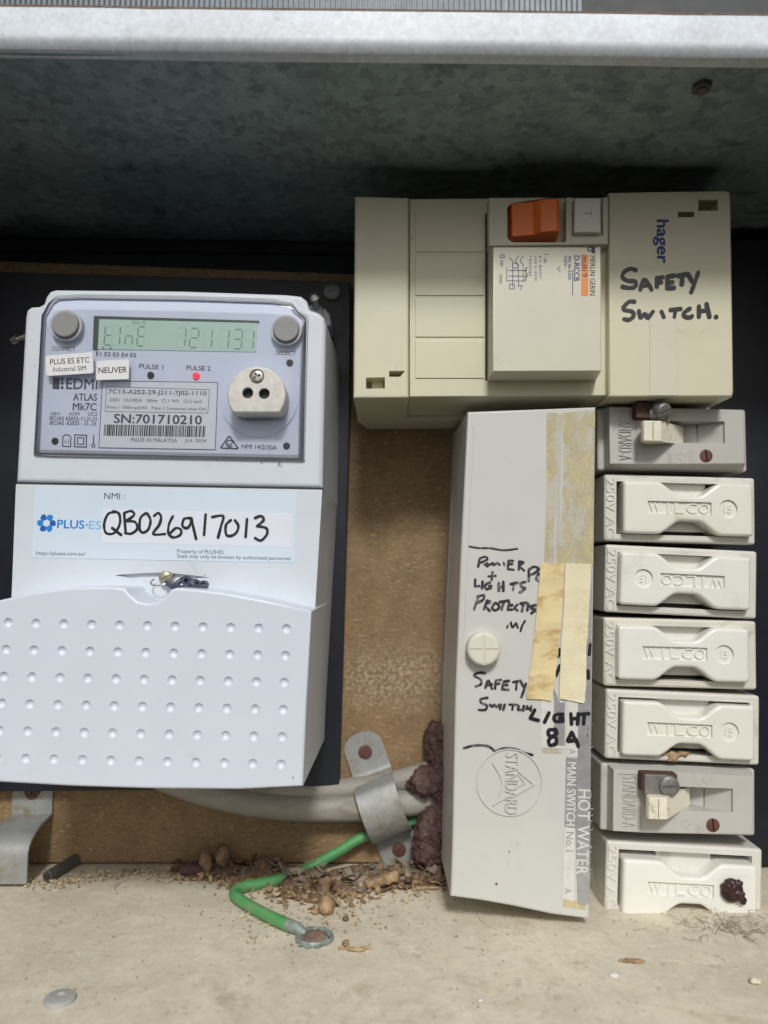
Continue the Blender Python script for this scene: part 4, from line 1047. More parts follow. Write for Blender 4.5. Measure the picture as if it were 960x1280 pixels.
note([[(61.65,-56.8),(59.22,-56.8),(59.19,-58.65),(61.6,-59.44),(61.57,-61.55),(59.41,-62.08),(59.17,-60.23),(60.8,-58.91),(61.9,-57.59),(61.11,-56.54)],[(67.29,-57.59),(65.89,-60.5)],[(67.29,-57.59),(69.1,-61.03),(69.61,-62.61)],[(66.15,-60.76),(68.85,-60.23)]], 1.4, 'ink', 'black marker writing 8A', YG - .42)
note([[(63.49,-28.14),(62.91,-30.61)],[(63.5,-33.93),(62.14,-37.41)],[(74.65,-26.42),(74.2,-30.07)],[(73.65,-35.8),(73.7,-38.48)]], 1.2, 'ink', 'black marker strokes between the tapes', YG - .34)
note([[(28.62,-63.2),(32.29,-62.25),(37.13,-62.41),(39.69,-64.25)],[(40.07,-64.25),(41.96,-63.46),(44.92,-63.2),(47.61,-63.62),(49.48,-64.52),(53.23,-65.57)]], .8, 'ink_dry', 'black marker line over the roundel', YG - .32)
c_ = (39.79,-110.37); finish('rust_spot', disc(c_[0], c_[1], .45, YG + .1, YG - .2, .15, 12), 'rust_red', tc_)

# ------------------------------------------------------------------ porcelain fuses
def make_fuse(label, at, rot, flip, dx=0.0, dz=0.0):
    t = thing('fuse_holder', label, 'fuse', (0, 0, 0), 'white porcelain fuse holders in the right column')
    base = box(-29.2, 29.4, -13.0, 13.0, -5.2, -42, 1.1, 3)
    # opening that the carrier sits in
    base = cut(base, box(-24.55, 25.45, -10.25, 10.25, -30, -46))
    bo = finish('base', base, 'porcelain_base', t)
    finish('socket_floor', box(-24.4, 25.3, -10.1, 10.1, -29.8, -35.0), 'hole_black', bo)
    finish('contact_block', box(-9.5, 11.5, -8.6, 10.2, -35.0, -38.6, .4, 2), 'porcelain_base', bo)
    finish('raised_lettering', text_bm('250V AC', (-26.9, 11.2), (-26.9, -11.6), 3.3, -41.9, -.012, .5), 'porcelain_base', bo)
    finish('raised_lettering', text_bm('15A', (27.9, 3.2), (27.9, -3.2), 1.5, -41.9, -.03, .16), 'porcelain_base', bo)
    # carrier with a waist on both sides
    x0, x1, z0, z1 = -24.4, 25.3, -10.1, 10.1
    out = [(x0, z0)]
    def scal(sgn, zz):
        pts = []
        for k in range(25):
            q_ = (k / 12 - 1) * 12.4
            x = .9 + q_ * sgn
            d_ = min(1.0, (12.4 - abs(q_)) / 9.4); d = 5.2 * d_ * d_ * (3 - 2 * d_)
            pts.append((x, zz - math.copysign(d, zz)))
        return pts
    def corner(cx, cz, a0): return arc_pts(cx, cz, 1.3, a0, a0 + math.pi / 2, 4)
    pi_ = math.pi
    out = corner(x0 + 1.3, z0 + 1.3, pi_) + scal(1, z0) + corner(x1 - 1.3, z0 + 1.3, -pi_ / 2) + corner(x1 - 1.3, z1 - 1.3, 0) + scal(-1, z1) + corner(x0 + 1.3, z1 - 1.3, pi_ / 2)
    s_ = -1 if flip else 1
    car = pillow(out, -33, -45.8, 1.3, 4, [(rect(*sorted((-15.2 * s_, 9.2 * s_)), -2.3, 2.6), 1.0), (circle(15.6 * s_, .2, 3.6, 28), .8)])
    for v in car.verts: v.co.x += dx; v.co.z += dz
    ca = finish('carrier', car, 'porcelain', t)
    w0 = [(-14.6, 0.15), (-9.8, -5.6), (-5.6, -4.6), (-.6, 3.7), (4.5, 8.7)]
    lt = bmesh.new()
    for ch, a, b_ in (('W', -14.5, -9.9), ('I', -7.6, -6.9), ('L', -4.6, -1.0), ('C', -.1, 3.9), ('O', 4.5, 8.6)):
        join(lt, text_bm(ch, (a * s_ + dx, .15 + dz), (b_ * s_ + dx, .15 + dz), 3.9, -44.7, .0, .6))
    finish('raised_lettering', lt, 'porcelain', ca)
    finish('raised_lettering', text_bm('15', ((15.6 - 1.3) * s_ + dx, .2 + dz), ((15.6 + 1.3) * s_ + dx, .2 + dz), 3.0, -44.9, .0, .45), 'porcelain', ca)
    t.location = Vector((at[0], 0, at[1])) * S
    t.rotation_euler = (0, math.radians(rot), 0)
    return t
make_fuse('white porcelain fuse with carrier pushed right, directly below the upper grey switch', (114.71,24.02), 1.6, False, 1.6, -.0)
make_fuse('white porcelain fuse with upside-down lettering, second from the top', (114.35,-3.96), 2.7, True, 0, .3)
make_fuse('white porcelain fuse, middle one of the five, below the upside-down one', (113.23,-31.4), 1.5, False, -.3, .2)
make_fuse('white porcelain fuse directly above the lower grey switch, dirty in its lower notch', (113.33,-59.04), 2.5, False, .6, -.6)
f5 = make_fuse('lowest white porcelain fuse with a dark brown wax blob on its carrier', (112.1,-115.47), 3.0, False, .6, -2.2)
# brown blob stuck on the lowest carrier
world_frame()
def blob(parts, name, m_, parent=None, vox=0.5, disp=0.5, nscale=.5, sm=2):
    """lumps merged into one skin and roughened"""
    b2 = bmesh.new()
    for (x, y, z), r in parts:
        q = bmesh.new(); bmesh.ops.create_icosphere(q, subdivisions=3, radius=1)
        rr = r if isinstance(r, tuple) else (r, r, r)
        for v in q.verts: v.co = (x + v.co.x * rr[0], y + v.co.y * rr[1], z + v.co.z * rr[2])
        join(b2, q)
    me = bpy.data.meshes.new('t'); b2.to_mesh(me); b2.free()
    o = bpy.data.objects.new('t', me); COLL.objects.link(o)
    md = o.modifiers.new('r', 'REMESH'); md.mode = 'VOXEL'; md.voxel_size = vox
    md2 = o.modifiers.new('s', 'SMOOTH'); md2.iterations = sm
    dgx = bpy.context.evaluated_depsgraph_get(); dgx.update()
    me2 = bpy.data.meshes.new_from_object(o.evaluated_get(dgx))
    bpy.data.objects.remove(o); bpy.data.meshes.remove(me)
    b3 = bmesh.new(); b3.from_mesh(me2); bpy.data.meshes.remove(me2)
    b3.normal_update()
    for v in b3.verts: v.co += v.normal * disp * (mnoise.fractal(v.co * nscale, 1.0, 2.0, 4) + .35 * mnoise.fractal(v.co * nscale * 5, 1.0, 2.0, 3))
    return finish(name, b3, m_, parent, angle=180)
bc_ = (127.91,-116.95)
ORG = Vector((bc_[0], -46.5, bc_[1]))
wb = blob([((bc_[0], -47, bc_[1]), (4.0, 1.9, 4.2)), ((bc_[0] + 2.2, -47.8, bc_[1] - 1.2), (2.2, 1.8, 2.4)), ((bc_[0] - 1.6, -47.6, bc_[1] + 1.4), (2.2, 1.8, 2.2)), ((bc_[0] + 3.6, -47.6, bc_[1] - 3.6), (1.3, 1.0, 1.5)), ((bc_[0] + 2.0, -47.8, bc_[1] + 2.6), (1.6, 1.2, 1.6))], 'wax_blob', 'wax_brown', None, .35, .5, .7, 1)
tag(wb, 'dark reddish brown wax blob stuck to the lowest fuse', 'wax blob')
# grime in the notch of the fourth fuse
gq = (110.52,-69.52)
ORG = Vector((gq[0], -41, gq[1]))
tag(blob([((gq[0], -41, gq[1]), (6.5, 1.6, 1.3)), ((gq[0] - 1, -41.5, gq[1] - 1.2), (2, 1.3, 1.4)), ((gq[0] + 3, -41.6, gq[1] + .4), (2.4, 1.2, 1.1))], 'dirt_clump', 'leaf_tan', None, .4, .8, .5, 1), 'tan dirt clump in the lower notch of the fourth fuse', 'dirt')

# ------------------------------------------------------------------ grey toggle switches
def make_switch(label, at, rot, variant):
    t = thing('toggle_switch', label, 'switch', (0, 0, 0), 'grey toggle switches in the right column')
    fp = [(-26.2, -10.6), (-14, -10.8), (25.8, -10.0), (25.8, 11.0), (-26.2, 11.6)]
    bpts = [(-26.8, -12.2), (-14, -12.2), (27.6, -12.2), (27.6, 12.2), (-26.8, 12.2)]
    body = prism(fp, -40.2, -46.5, .5, 2, back=bpts)
    # sloping well of the lever
    w = bmesh.new()
    A = [(-13.5, -35.0), (1.5, -35.0), (18.2, -45.4), (18.2, -50), (-13.5, -50)]
    a_ = [w.verts.new((x, y, -2.2)) for x, y in A]; b_ = [w.verts.new((x, y, 6.4)) for x, y in A]
    w.faces.new(a_); w.faces.new(list(reversed(b_)))
    for i in range(5): w.faces.new((a_[i], a_[(i + 1) % 5], b_[(i + 1) % 5], b_[i]))
    w2 = w.copy()
    body = cut(body, w)
    finish('base_plate', cut(box(-29.2, 29.4, -12.4, 12.4, -5.2, -40.5, 1.0, 3), w2), 'switch_grey', t)
    body = cut(body, box(-24.6, -15.6, -9.6, 10.2, -46.1, -50))
    bo = finish('front', body, 'switch_grey', t)
    finish('raised_lettering', text_bm('STANDARD-A', (-20.1, 9.6), (-20.1, -9.0), 5.2, -46.05, -.02, .5), 'switch_grey', bo)
    finish('raised_lettering', text_bm('OFF', (3.6, 11.2), (3.6, 7.6), 2.0, -46.4, -.03, .2), 'switch_grey', bo)
    finish('raised_lettering', text_bm('ON', (4.6, -5.4), (4.6, -9.0), 2.0, -46.4, -.03, .2), 'switch_grey', bo)
    ar = outline([(7.2, 9.4), (8.6, 11.2), (8.6, 10.2), (10.2, 10.2), (10.2, 8.6), (8.6, 8.6), (8.6, 7.6)], .25, -46.2, -46.62)
    outline([(2.4, -7.2), (1.0, -5.4), (1.0, -6.4), (-.8, -6.4), (-.8, -8.0), (1.0, -8.0), (1.0, -9.0)], .25, -46.2, -46.62, bm=ar)
    finish('raised_arrows', ar, 'switch_grey', bo)
    # lever
    lv_ = bmesh.new()
    P0, P1 = Vector((-3.0, -41.0)), Vector((-12.6, -54.5))
    prof_ = [(-1.5, -41), (4.5, -41.2), (-8.6, -53.6), (-9.2, -55.4), (-16.0, -55.6), (-16.6, -53.4), (-12.5, -47)]
    A2 = [lv_.verts.new((x, y, -2.0 if x > -6 else -3.2)) for x, y in prof_]; B2 = [lv_.verts.new((x, y, 5.2 if x > -6 else 4.6)) for x, y in prof_]
    lv_.faces.new(A2); lv_.faces.new(list(reversed(B2)))
    for i in range(len(prof_)): lv_.faces.new((A2[i], A2[(i + 1) % len(prof_)], B2[(i + 1) % len(prof_)], B2[i]))
    bmesh.ops.bevel(lv_, geom=list(lv_.edges), offset=.5, segments=2, affect='EDGES', profile=.5, clamp_overlap=True)
    lo = finish('lever', lv_, 'toggle_cream', t)
    finish('lever_groove', box(-12.7, -12.45, -2.6, 4.0, -55.2, -55.68), 'leaf_tan', lo)
    finish('screw', screw_bm(10.8, -7.1, 2.45, -45.5, -47.0, ang=math.pi / 2 + .1, slot=.45, dome=.25), 'rust_red', t)
    # locking bracket and its screw
    if variant == 0:
        br = box(-17.4, -10.6, 6.6, 12.6, -46.6, -51.2, .5, 2)
        brk = finish('lock_bracket', br, 'rust', t)
        q = screw_bm(0, 0, 3.1, 2.0, -2.4, ang=.35, slot=.8, dome=.9)
        M_ = Matrix.Translation((-8.4, -53.2, 8.9)) @ Matrix.Rotation(math.radians(24), 4, 'X') @ Matrix.Rotation(math.radians(18), 4, 'Z')
        for v in q.verts: v.co = M_ @ v.co
        finish('bracket_screw', q, 'zinc_dirty', brk)
        q = tube([(-11.5, -50.5, 8.5), (-8.6, -52.2, 7.6), (-5.5, -51.0, 5.6), (-4.6, -48.5, 5.2)], [2.2, 1.9, 1.2, .8], 12)
        finish('bracket_nut', q, 'zinc_dirty', brk)
    else:
        br = box(-17.2, -4.0, 5.2, 12.0, -46.6, -51.0, .6, 2)
        brk = finish('lock_bracket', br, 'rust', t)
        finish('bracket_plate', box(-16.4, -8.6, 4.4, 11.6, -50.5, -52.0, .4, 2), 'zinc_dirty', brk)
        finish('bracket_screw', screw_bm(-7.6, 7.9, 3.6, -50, -53.6, ang=.05, slot=.7, dome=.7), 'zinc_dirty', brk)
    t.location = Vector((at[0], 0, at[1])) * S
    t.rotation_euler = (0, math.radians(rot), 0)
    return t
make_switch('grey toggle switch with rusty lock bracket at the top of the fuse column', (113.02,51.46), 0.7, 0)
make_switch('grey toggle switch with stained lever between the two lowest fuses', (111.31,-86.29), 2.1, 1)

# ------------------------------------------------------------------ saddle clamp over the cables
def strap(cx, cz, ang, width, prof, thick, name_mat, round_ends=True):
    """bent strip: prof = (distance along the strip, height above the board)"""
    b2 = bmesh.new()
    u = Vector((math.sin(ang), 0, -math.cos(ang))); w = Vector((math.cos(ang), 0, math.sin(ang)))
    o_ = Vector((cx, 0, cz))
    rows = []
    n_ = len(prof); s0, s1 = prof[0][0], prof[-1][0]
    for i, (s_, h) in enumerate(prof):
        a = prof[max(i - 1, 0)]; b_ = prof[min(i + 1, n_ - 1)]
        tv = Vector((b_[0] - a[0], b_[1] - a[1])).normalized(); nv = Vector((-tv.y, tv.x))
        hw = width / 2
        for e in ((s_ - s0), (s1 - s_)):
            if round_ends and e < hw * .9: hw = min(hw, width / 2 * math.sqrt(max(.02, 1 - (1 - e / (hw * .9)) ** 2.6)))
        rows.append([[b2.verts.new(o_ + u * (s_ + nv.x * k) + Vector((0, -(h + nv.y * k), 0)) + w * hw * q) for q in (-1, -.5, 0, .5, 1)] for k in (0, thick)])
    for a, b_ in zip(rows, rows[1:]):
        for q in range(4):
            b2.faces.new((a[1][q], a[1][q + 1], b_[1][q + 1], b_[1][q])); b2.faces.new((a[0][q], b_[0][q], b_[0][q + 1], a[0][q + 1]))
        for q in (0, 4): b2.faces.new((a[0][q], a[1][q], b_[1][q], b_[0][q]))
    for r in (rows[0], rows[-1]):
        for q in range(4): b2.faces.new((r[0][q], r[0][q + 1], r[1][q + 1], r[1][q]))
    return b2
c1, c2 = Vector((-8.1,-77.56)), Vector((6.42,-118.34))
dv = c2 - c1; ang = math.atan2(dv.x, -dv.y); Lc = dv.length
clamp = thing('saddle_clamp', 'galvanised saddle clamp with two rusty screws holding the grey cables', 'clamp', (c2.x, -.2, c2.y - 6))
pf_ = [(-8.5 + .6 * k, .3) for k in range(12)] + [(0, .3), (4, .35), (7.5, .4), (9.6, 1.0), (11, 2.4)]
H_ = 17.0
mid_ = [(11 + (Lc - 19) * (k / 18), 2.4 + (H_ - 2.4) * math.sin(math.pi * (.16 + .80 * k / 18)) ** .55 if 0 < k < 18 else 2.4) for k in range(1, 18)]
pf_ += mid_ + [(Lc - 8.2, 2.0), (Lc - 7.0, .6), (Lc - 5.5, .4)] + [(Lc - 4, .3), (Lc, .3)] + [(Lc + .6 * k, .3) for k in range(1, 12)]
st_ = finish('strap', strap(c1.x, c1.y, ang, 17.0, pf_, 1.1, 'galv_clamp'), 'galv_clamp', clamp, angle=50)
for c_, a in ((c1, 1.25), (c2, .95)):
    finish('screw', screw_bm(c_.x, c_.y, 2.95, -.5, -2.3, ang=a, slot=.7, dome=.5, depth=.75), 'rust_red', clamp)
# left clamp, half hidden below the meter
x_l, x_r = -159.24, -142.08
zt, zb_ = -94.48, -104.87
cl2 = thing('saddle_clamp', 'wide galvanised clamp peeking out below the left corner of the meter', 'clamp', ((x_l + x_r) / 2, -.2, FZ + 1))
L2 = zt - zb_
pf2 = [(-9 + .75 * k, .3) for k in range(12)] + [(2, .35), (L2 - 2.5, .4), (L2 - .5, 1.2)]
tot = zt - (FZ + 1.5)
for k in range(1, 15):
    a = k / 14
    pf2.append((L2 + (tot - L2) * (1 - math.cos(math.pi / 2 * a)) * .999, 1.2 + 21 * math.sin(math.pi / 2 * min(1, a * 1.6))))
s2 = finish('strap', strap((x_l + x_r) / 2, zt, 0.0, x_r - x_l, pf2, 1.2, '', round_ends=False), 'galv_clamp', cl2, angle=50)
rb2 = [(-154.93,-90.19),(-154.13,-93.53),(-152.67,-95.87),(-148.55,-96.21),(-146.25,-93.53),(-145.33,-90.19)]
finish('pressed_rib', tube([tuple(v) for v in smooth_path([Vector((x, -1.5, z)) for x, z in rb2], 4)], .55, 8), 'galv_clamp', s2)
finish('screw', screw_bm((x_l + x_r) / 2, zt + .3, 3.2, -.5, -2.6, ang=1.6, slot=.7, dome=.5, depth=.75), 'rust_red', cl2)

# ------------------------------------------------------------------ cables
def path3(lst, n=10): return [tuple(v) for v in smooth_path([Vector(p) for p in lst], n)]
pA = [(-95.98,-7,-85.56), (-73.54,-7,-93.47), (-47.1,-7.5,-98.25), (-20.18,-7.5,-99.23), (0.0,-7.5,-98.25), (16.83,-7.5,-95.95), (28.97,-7.5,-93.33)]
ORG = Vector(pA[3])
tag(finish('cable', tube(path3(pA), 5.6, 20), 'cable_grey'), 'thick grey cable, the lower and nearer one under the clamp', 'cable', 'grey cables under the clamp')
pB = [(-95.24,-5,-84.07), (-61.13,-5,-90.72), (-33.96,-4.8,-93.42), (-13.59,-4.8,-92.1), (3.4,-4.8,-89.44), (20.42,-4.8,-84.79), (30.65,-4.8,-81.79)]
ORG = Vector(pB[4])
tag(finish('cable', tube(path3(pB), 4.6, 18), 'cable_grey'), 'thinner grey cable rising to the right behind the clamp', 'cable', 'grey cables under the clamp')
# green earth wire with its ring lug lying on the floor
f0 = (-32.89,-61.29)
gw = [(22.15,-3,-103.23), (10.86,-4,-105.9), (-8.42,-6,-111.5), (-20.09,-7.5,-117.5), (-31.58,-9.5,-122.92)] + [(x, y, FZ + 2.4) for x, y in [(-41.7,-20.72),(-49.9,-25.47),(-55.34,-28.56),(-57.45,-33.82),(-54.52,-39.61),(-46.71,-48.55),(-38.28,-56.65),(-32.89,-61.29)]]
e1 = thing('earth_wire', 'green insulated earth wire ending in a corroded ring lug on the floor', 'wire', (f0[0], f0[1], FZ))
finish('insulation', tube(path3(gw, 8), 2.1, 18), 'green_pvc', e1)
rl = Vector((*(-23.76,-66.57), FZ))
dr = (Vector((rl.x, rl.y)) - Vector(f0)).normalized()
lugb = tube([(f0[0] - dr.x * 1, f0[1] - dr.y * 1, FZ + 2.5), (f0[0] + dr.x * 3.2, f0[1] + dr.y * 3.2, FZ + 2.4), (f0[0] + dr.x * 5.0, f0[1] + dr.y * 5.0, FZ + 1.7), (f0[0] + dr.x * 7, f0[1] + dr.y * 7, FZ + 1.3)], [2.0, 2.1, 1.7, 1.1], 14)
lug_o = finish('lug', lugb, 'lug_verdigris', e1)
b2 = bmesh.new()
rows = []
for rr, zz in ((6.3, .2), (6.5, 1.2), (6.0, 1.8), (5.4, 1.6), (5.2, .7)):
    rows.append([b2.verts.new((rl.x + math.cos(2 * math.pi * k / 36) * rr, rl.y + math.sin(2 * math.pi * k / 36) * rr, FZ + zz)) for k in range(36)])
for a, b_ in zip(rows, rows[1:]):
    for k in range(36): b2.faces.new((a[k], a[(k + 1) % 36], b_[(k + 1) % 36], b_[k]))
for v in b2.verts:
    q = mnoise.noise_vector(v.co * .55) * .55 + mnoise.noise_vector(v.co * 1.7) * .25
    v.co += Vector((q.x, q.y, abs(q.z) * .6))
finish('ring_lug', b2, 'lug_verdigris', e1)
cb_ = bmesh.new(); r = random.Random(21)
for k in range(24):
    a = r.random() * 6.283; q = 5.9 + r.gauss(0, .8)
    g_ = bmesh.new(); bmesh.ops.create_icosphere(g_, subdivisions=1, radius=.25 + r.random() * .45)
    for v in g_.verts: v.co = Vector((rl.x + math.cos(a) * q, rl.y + math.sin(a) * q, FZ + .7 + r.random() * 1.0)) + v.co * (.7 + r.random() * .6)
    join(cb_, g_)
tag(finish('corrosion_crumbs', cb_, 'lug_verdigris', e1, smooth=False), kind='stuff')
ORG = Vector((f0[0], f0[1], FZ))
rust_parts = [((rl.x, rl.y, FZ + .6), (5.3, 5.3, 1.5))]
rr_ = random.Random(5)
for k in range(9):
    a = rr_.random() * 6.28; q = rr_.random() * 3.4
    rust_parts.append(((rl.x + math.cos(a) * q, rl.y + math.sin(a) * q, FZ + 1.4), (1.5, 1.3, .9)))
blob(rust_parts, 'rusted_bolt', 'rust_pale', e1, .4, .5, .6, 1)

# brown sealing putty round the cable entry
pk = [((23.13,-6,-71.52), (5.4, 6, 7.6)), ((25.71,-8,-68.77), (5, 6, 5)), ((23.29,-8,-77.71), (4.6, 6, 6)), ((19.96,-12,-86.55), (5.6, 6, 5)), ((16.58,-13,-87.25), (5.2, 5, 4.6)), ((24.44,-10,-86.09), (6, 8, 8)), ((25.47,-9,-95.52), (4.4, 7, 10)), ((20.19,-12,-107.56), (6.4, 7, 11)), ((18.51,-12,-113.99), (6.2, 7, 8)), ((22.61,-10,-115.97), (6.6, 7, 8)), ((24.0,-10,-104.98), (6, 8, 10)), ((25.41,-8,-118.62), (5, 6, 6)), ((25.89,-9,-80.77), (5, 7, 10)), ((25.11,-9,-99.44), (5.4, 7, 11)), ((22.09,-13,-110.44), (5, 5, 9)), ((21.94,-12,-89.79), (4, 5, 4)), ((13.31,-12,-86.55), (1.6, 1.6, 1.0)), ((10.31,-12,-87.85), (1.2, 1.2, .9))]
ORG = Vector((22.57,-10,-122.74))
tag(blob([(p, tuple(v * 1.12 for v in r)) for p, r in pk], 'putty_lump', 'putty', None, .5, 1.7, .2, 2), 'dark brown lumpy sealing putty beside the grey cover', 'putty')

# short grey rod lying by the left clamp
a, b_ = (-131.74,1.0), (-135.91,-18.54)
ORG = Vector((b_[0], b_[1], FZ))
rd = tube([(a[0], a[1], FZ + 2.6), (b_[0], b_[1], FZ + 2.6), (b_[0], b_[1], FZ + 2.6), (b_[0] + (a[0] - b_[0]) * .2, b_[1] + (a[1] - b_[1]) * .2, FZ + 2.6)], [2.3, 2.3, 1.5, 1.4], 16)
tag(finish('metal_rod', rd, 'rod_grey'), 'short dull grey hollow rod lying on the floor by the left clamp', 'rod')

# ------------------------------------------------------------------ dry litter on the floor
def floor_litter(name, m_, count, area, size, label, seed, curl=.5, flat=.35, zmax=6.0):
    r = random.Random(seed)
    b2 = bmesh.new()
    for k in range(count):
        (px0, py0) = area(r)
        s_ = size * (.45 + r.random() * 1.1)
        ax = Matrix.Rotation(r.random() * 6.28, 3, 'Z') @ Matrix.Rotation((r.random() - .5) * 2 * curl, 3, 'X') @ Matrix.Rotation((r.random() - .5) * 2 * curl, 3, 'Y')
        n_ = r.choice((5, 6, 7)); asp = .35 + r.random() * .6
        pz = FZ + .5 + r.random() ** 2 * zmax
        top, bot = [], []
        bend = (r.random() - .3) * 1.6
        for i in range(n_):
            a = 6.283 * i / n_ + r.random() * .5
            q = Vector((math.cos(a) * s_ * (.7 + r.random() * .4), math.sin(a) * s_ * asp * (.7 + r.random() * .4), 0))
            q.z = bend * q.x * q.x / max(s_, .1) * .5
            th = flat * (.5 + r.random())
            p = Vector((px0, py0, pz))
            q1 = ax @ (q + Vector((0, 0, th * .5))) + p; q0 = ax @ (q - Vector((0, 0, th * .5))) + p
            for w_ in (q1, q0): w_.z = max(w_.z, FZ + .3)
            top.append(b2.verts.new(q1)); bot.append(b2.verts.new(q0))
        ctr = sum((v.co for v in top), Vector()) / n_
        ctr += ax @ Vector((0, 0, (r.random() - .35) * s_ * .7)); ctr.z = max(ctr.z, FZ + .4)
        cv = b2.verts.new(ctr)
        for i in range(n_): b2.faces.new((top[i], top[(i + 1) % n_], cv))
        b2.faces.new(list(reversed(bot)))
        for i in range(n_): b2.faces.new((top[i], bot[i], bot[(i + 1) % n_], top[(i + 1) % n_]))
    return tag(finish(name, b2, m_, None, smooth=False), label, 'litter', None, 'stuff')
def mound(name, m_, pts, half, height, label, seed):
    """low heap of packed dirt along a line on the floor"""
    P_ = [Vector(p) for p in pts]; b2 = bmesh.new(); rows = []
    N_ = 26 * (len(P_) - 1)
    for i in range(N_ + 1):
        t = i / N_ * (len(P_) - 1); k = min(int(t), len(P_) - 2); c = P_[k].lerp(P_[k + 1], t - k)
        row = []
        for j in range(25):
            v = (j / 24 - .5) * 2
            x, y = c.x, min(c.y + v * half, -.4)
            env = max(0, 1 - v * v) * min(1, i / 8, (N_ - i) / 8)
            n1 = .5 + .5 * mnoise.noise(Vector((x * .11, y * .11, seed))); n2 = mnoise.fractal(Vector((x * .5, y * .5, seed)), 1, 2, 4)
            row.append(b2.verts.new((x + .6 * mnoise.noise(Vector((x, y, seed))), y, FZ + .15 + env * (height * max(0, n1 * 1.5 - .35) + 1.1 * n2) - (.6 if env <= .02 else 0))))
        rows.append(row)
    for a, b_ in zip(rows, rows[1:]):
        for j in range(24): b2.faces.new((a[j], a[j + 1], b_[j + 1], b_[j]))
    return tag(finish(name, b2, m_, None, angle=180), label, 'dirt', None, 'stuff')
def strip(pts, spread):
    P_ = [Vector(p) for p in pts]
    def f(r):
        t = r.random() * (len(P_) - 1); i = min(int(t), len(P_) - 2)
        p = P_[i].lerp(P_[i + 1], t - i)
        return (p.x + r.gauss(0, spread), min(p.y + r.gauss(0, spread * .8), -1.2))
    return f
world_frame()
mound('dirt_heap', 'dirt_brown', [(-86.39,-6.93),(-63.45,-7.79),(-42.85,-12.01),(-22.37,-21.71),(-9.68,-18.54),(8.18,-14.49),(28.34,-12.01)], 9.5, 9.0, 'packed brown dirt heap along the foot of the fibreboard', 2.0)
mound('dirt_heap', 'dirt_brown', [(-42.71,-24.81),(-29.46,-30.83),(-16.81,-35.19)], 6.5, 6.0, 'small brown dirt heap inside the bend of the green wire', 5.0)
band = [(-82.48,-5.2),(-63.29,-8.64),(-42.4,-15.31),(-25.31,-24.81),(-12.78,-21.71),(6.46,-18.54),(25.44,-15.31)]
floor_litter('leaf_litter', 'leaf_brown', 300, strip(band, 4.4), 3.0, 'brown crumbled leaf litter along the foot of the fibreboard', 1, .9, .4, 4)
floor_litter('leaf_litter', 'leaf_grey', 170, strip([(-49.57,-11.17),(-28.76,-21.71),(-9.59,-21.71),(13.05,-15.31),(25.64,-12.84)], 4.2), 3.3, 'greyish leaf scraps heaped along the fibreboard behind the green wire', 2, .9, .4, 6)
floor_litter('leaf_litter', 'leaf_tan', 380, strip([(-84.94,-8.64),(-57.52,-21.71),(-33.94,-32.3),(-21.29,-36.62),(-3.16,-24.81),(24.09,-20.13)], 5.2), 1.4, 'pale tan leaf crumbs scattered around the litter heap', 3, .8, .3, 2)
floor_litter('grit', 'grit', 280, strip([(-142.04,-18.54),(-129.42,-21.71),(-122.95,-13.67),(-109.92,-8.64),(-92.77,-10.33),(-81.97,-13.67)], 4.0), .65, 'pale sandy grit around the short rod at the left', 4, .8, .5, .5)
floor_litter('grit', 'grit', 220, strip([(-60.53,-38.03),(-39.52,-57.7),(-17.33,-51.45),(12.47,-29.35)], 9.0), .5, 'fine tan grit spread around the green wire', 6, .8, .4, .3)
def wide(r): return (-150 + 300 * r.random(), -112 + 100 * r.random())
floor_litter('grit', 'grit', 220, wide, .3, 'tiny loose grains strewn over the whole floor', 8, .8, .3, .15)
floor_litter('grit', 'foil_white', 16, wide, .5, 'tiny white flakes strewn over the floor', 9, .6, .3, .1)
# fluff in the right corner
fb_ = bmesh.new(); r = random.Random(11)
for k in range(150):
    fx, fy = (123.4,-62.51)
    p = Vector((fx + r.gauss(0, 10), fy + r.gauss(4, 6), FZ + .4 + abs(r.gauss(0, .7))))
    d = Vector((r.gauss(0, 1), r.gauss(0, 1), r.gauss(0, .5))).normalized() * (2 + r.random() * 4)
    m1 = p + d * .5 + Vector((r.gauss(0, .7), r.gauss(0, .7), r.gauss(0, .5)))
    pp_ = [p, m1, p + d]
    for q in pp_: q.z = max(q.z, FZ + .4)
    tube([tuple(q) for q in pp_], .04 + r.random() * .07, 5, bm=fb_)
tag(finish('fluff', fb_, 'fluff', None), 'grey fluff and fibres in the right corner under the lowest fuse', 'fluff', None, 'stuff')
# single pieces that stand out of the litter
def piece(name, label, cat, parts, m_, at, vox=.4, disp=.4, ns=.5):
    global ORG
    ORG = Vector((at[0], at[1], FZ + .2))
    return tag(blob([((at[0] + p[0], at[1] + p[1], FZ + p[2]), r) for p, r in parts], name, m_, None, vox, disp, ns, 1), label, cat)
piece('seed_pod', 'round tan seed pod on the floor right of the green wire bend', 'seed pod', [((0, 0, 3.2), (3.0, 3.0, 3.6)), ((-1.5, 1.5, 2), (2, 2, 2))], 'leaf_tan', (-21.13,-46.89))
piece('seed_pod', 'brown oval pod leaning on the fibreboard above the litter', 'seed pod', [((0, 0, 8), (2.6, 2.2, 4.2)), ((1, 0, 5), (2.2, 2, 3))], 'leaf_brown', (-73.44,-13.67))
piece('seed_pod', 'greyish oval pod next to the brown one by the fibreboard', 'seed pod', [((0, 0, 8.5), (3.2, 2.2, 4.8))], 'leaf_brown', (-66.58,-12.01))
piece('seed_pod', 'dark round pod at the left end of the litter heap', 'seed pod', [((0, 0, 3.0), (4.2, 3.0, 2.8)), ((4, 0, 3), (3.2, 2.6, 2.6))], 'putty', (-80.42,-12.01))
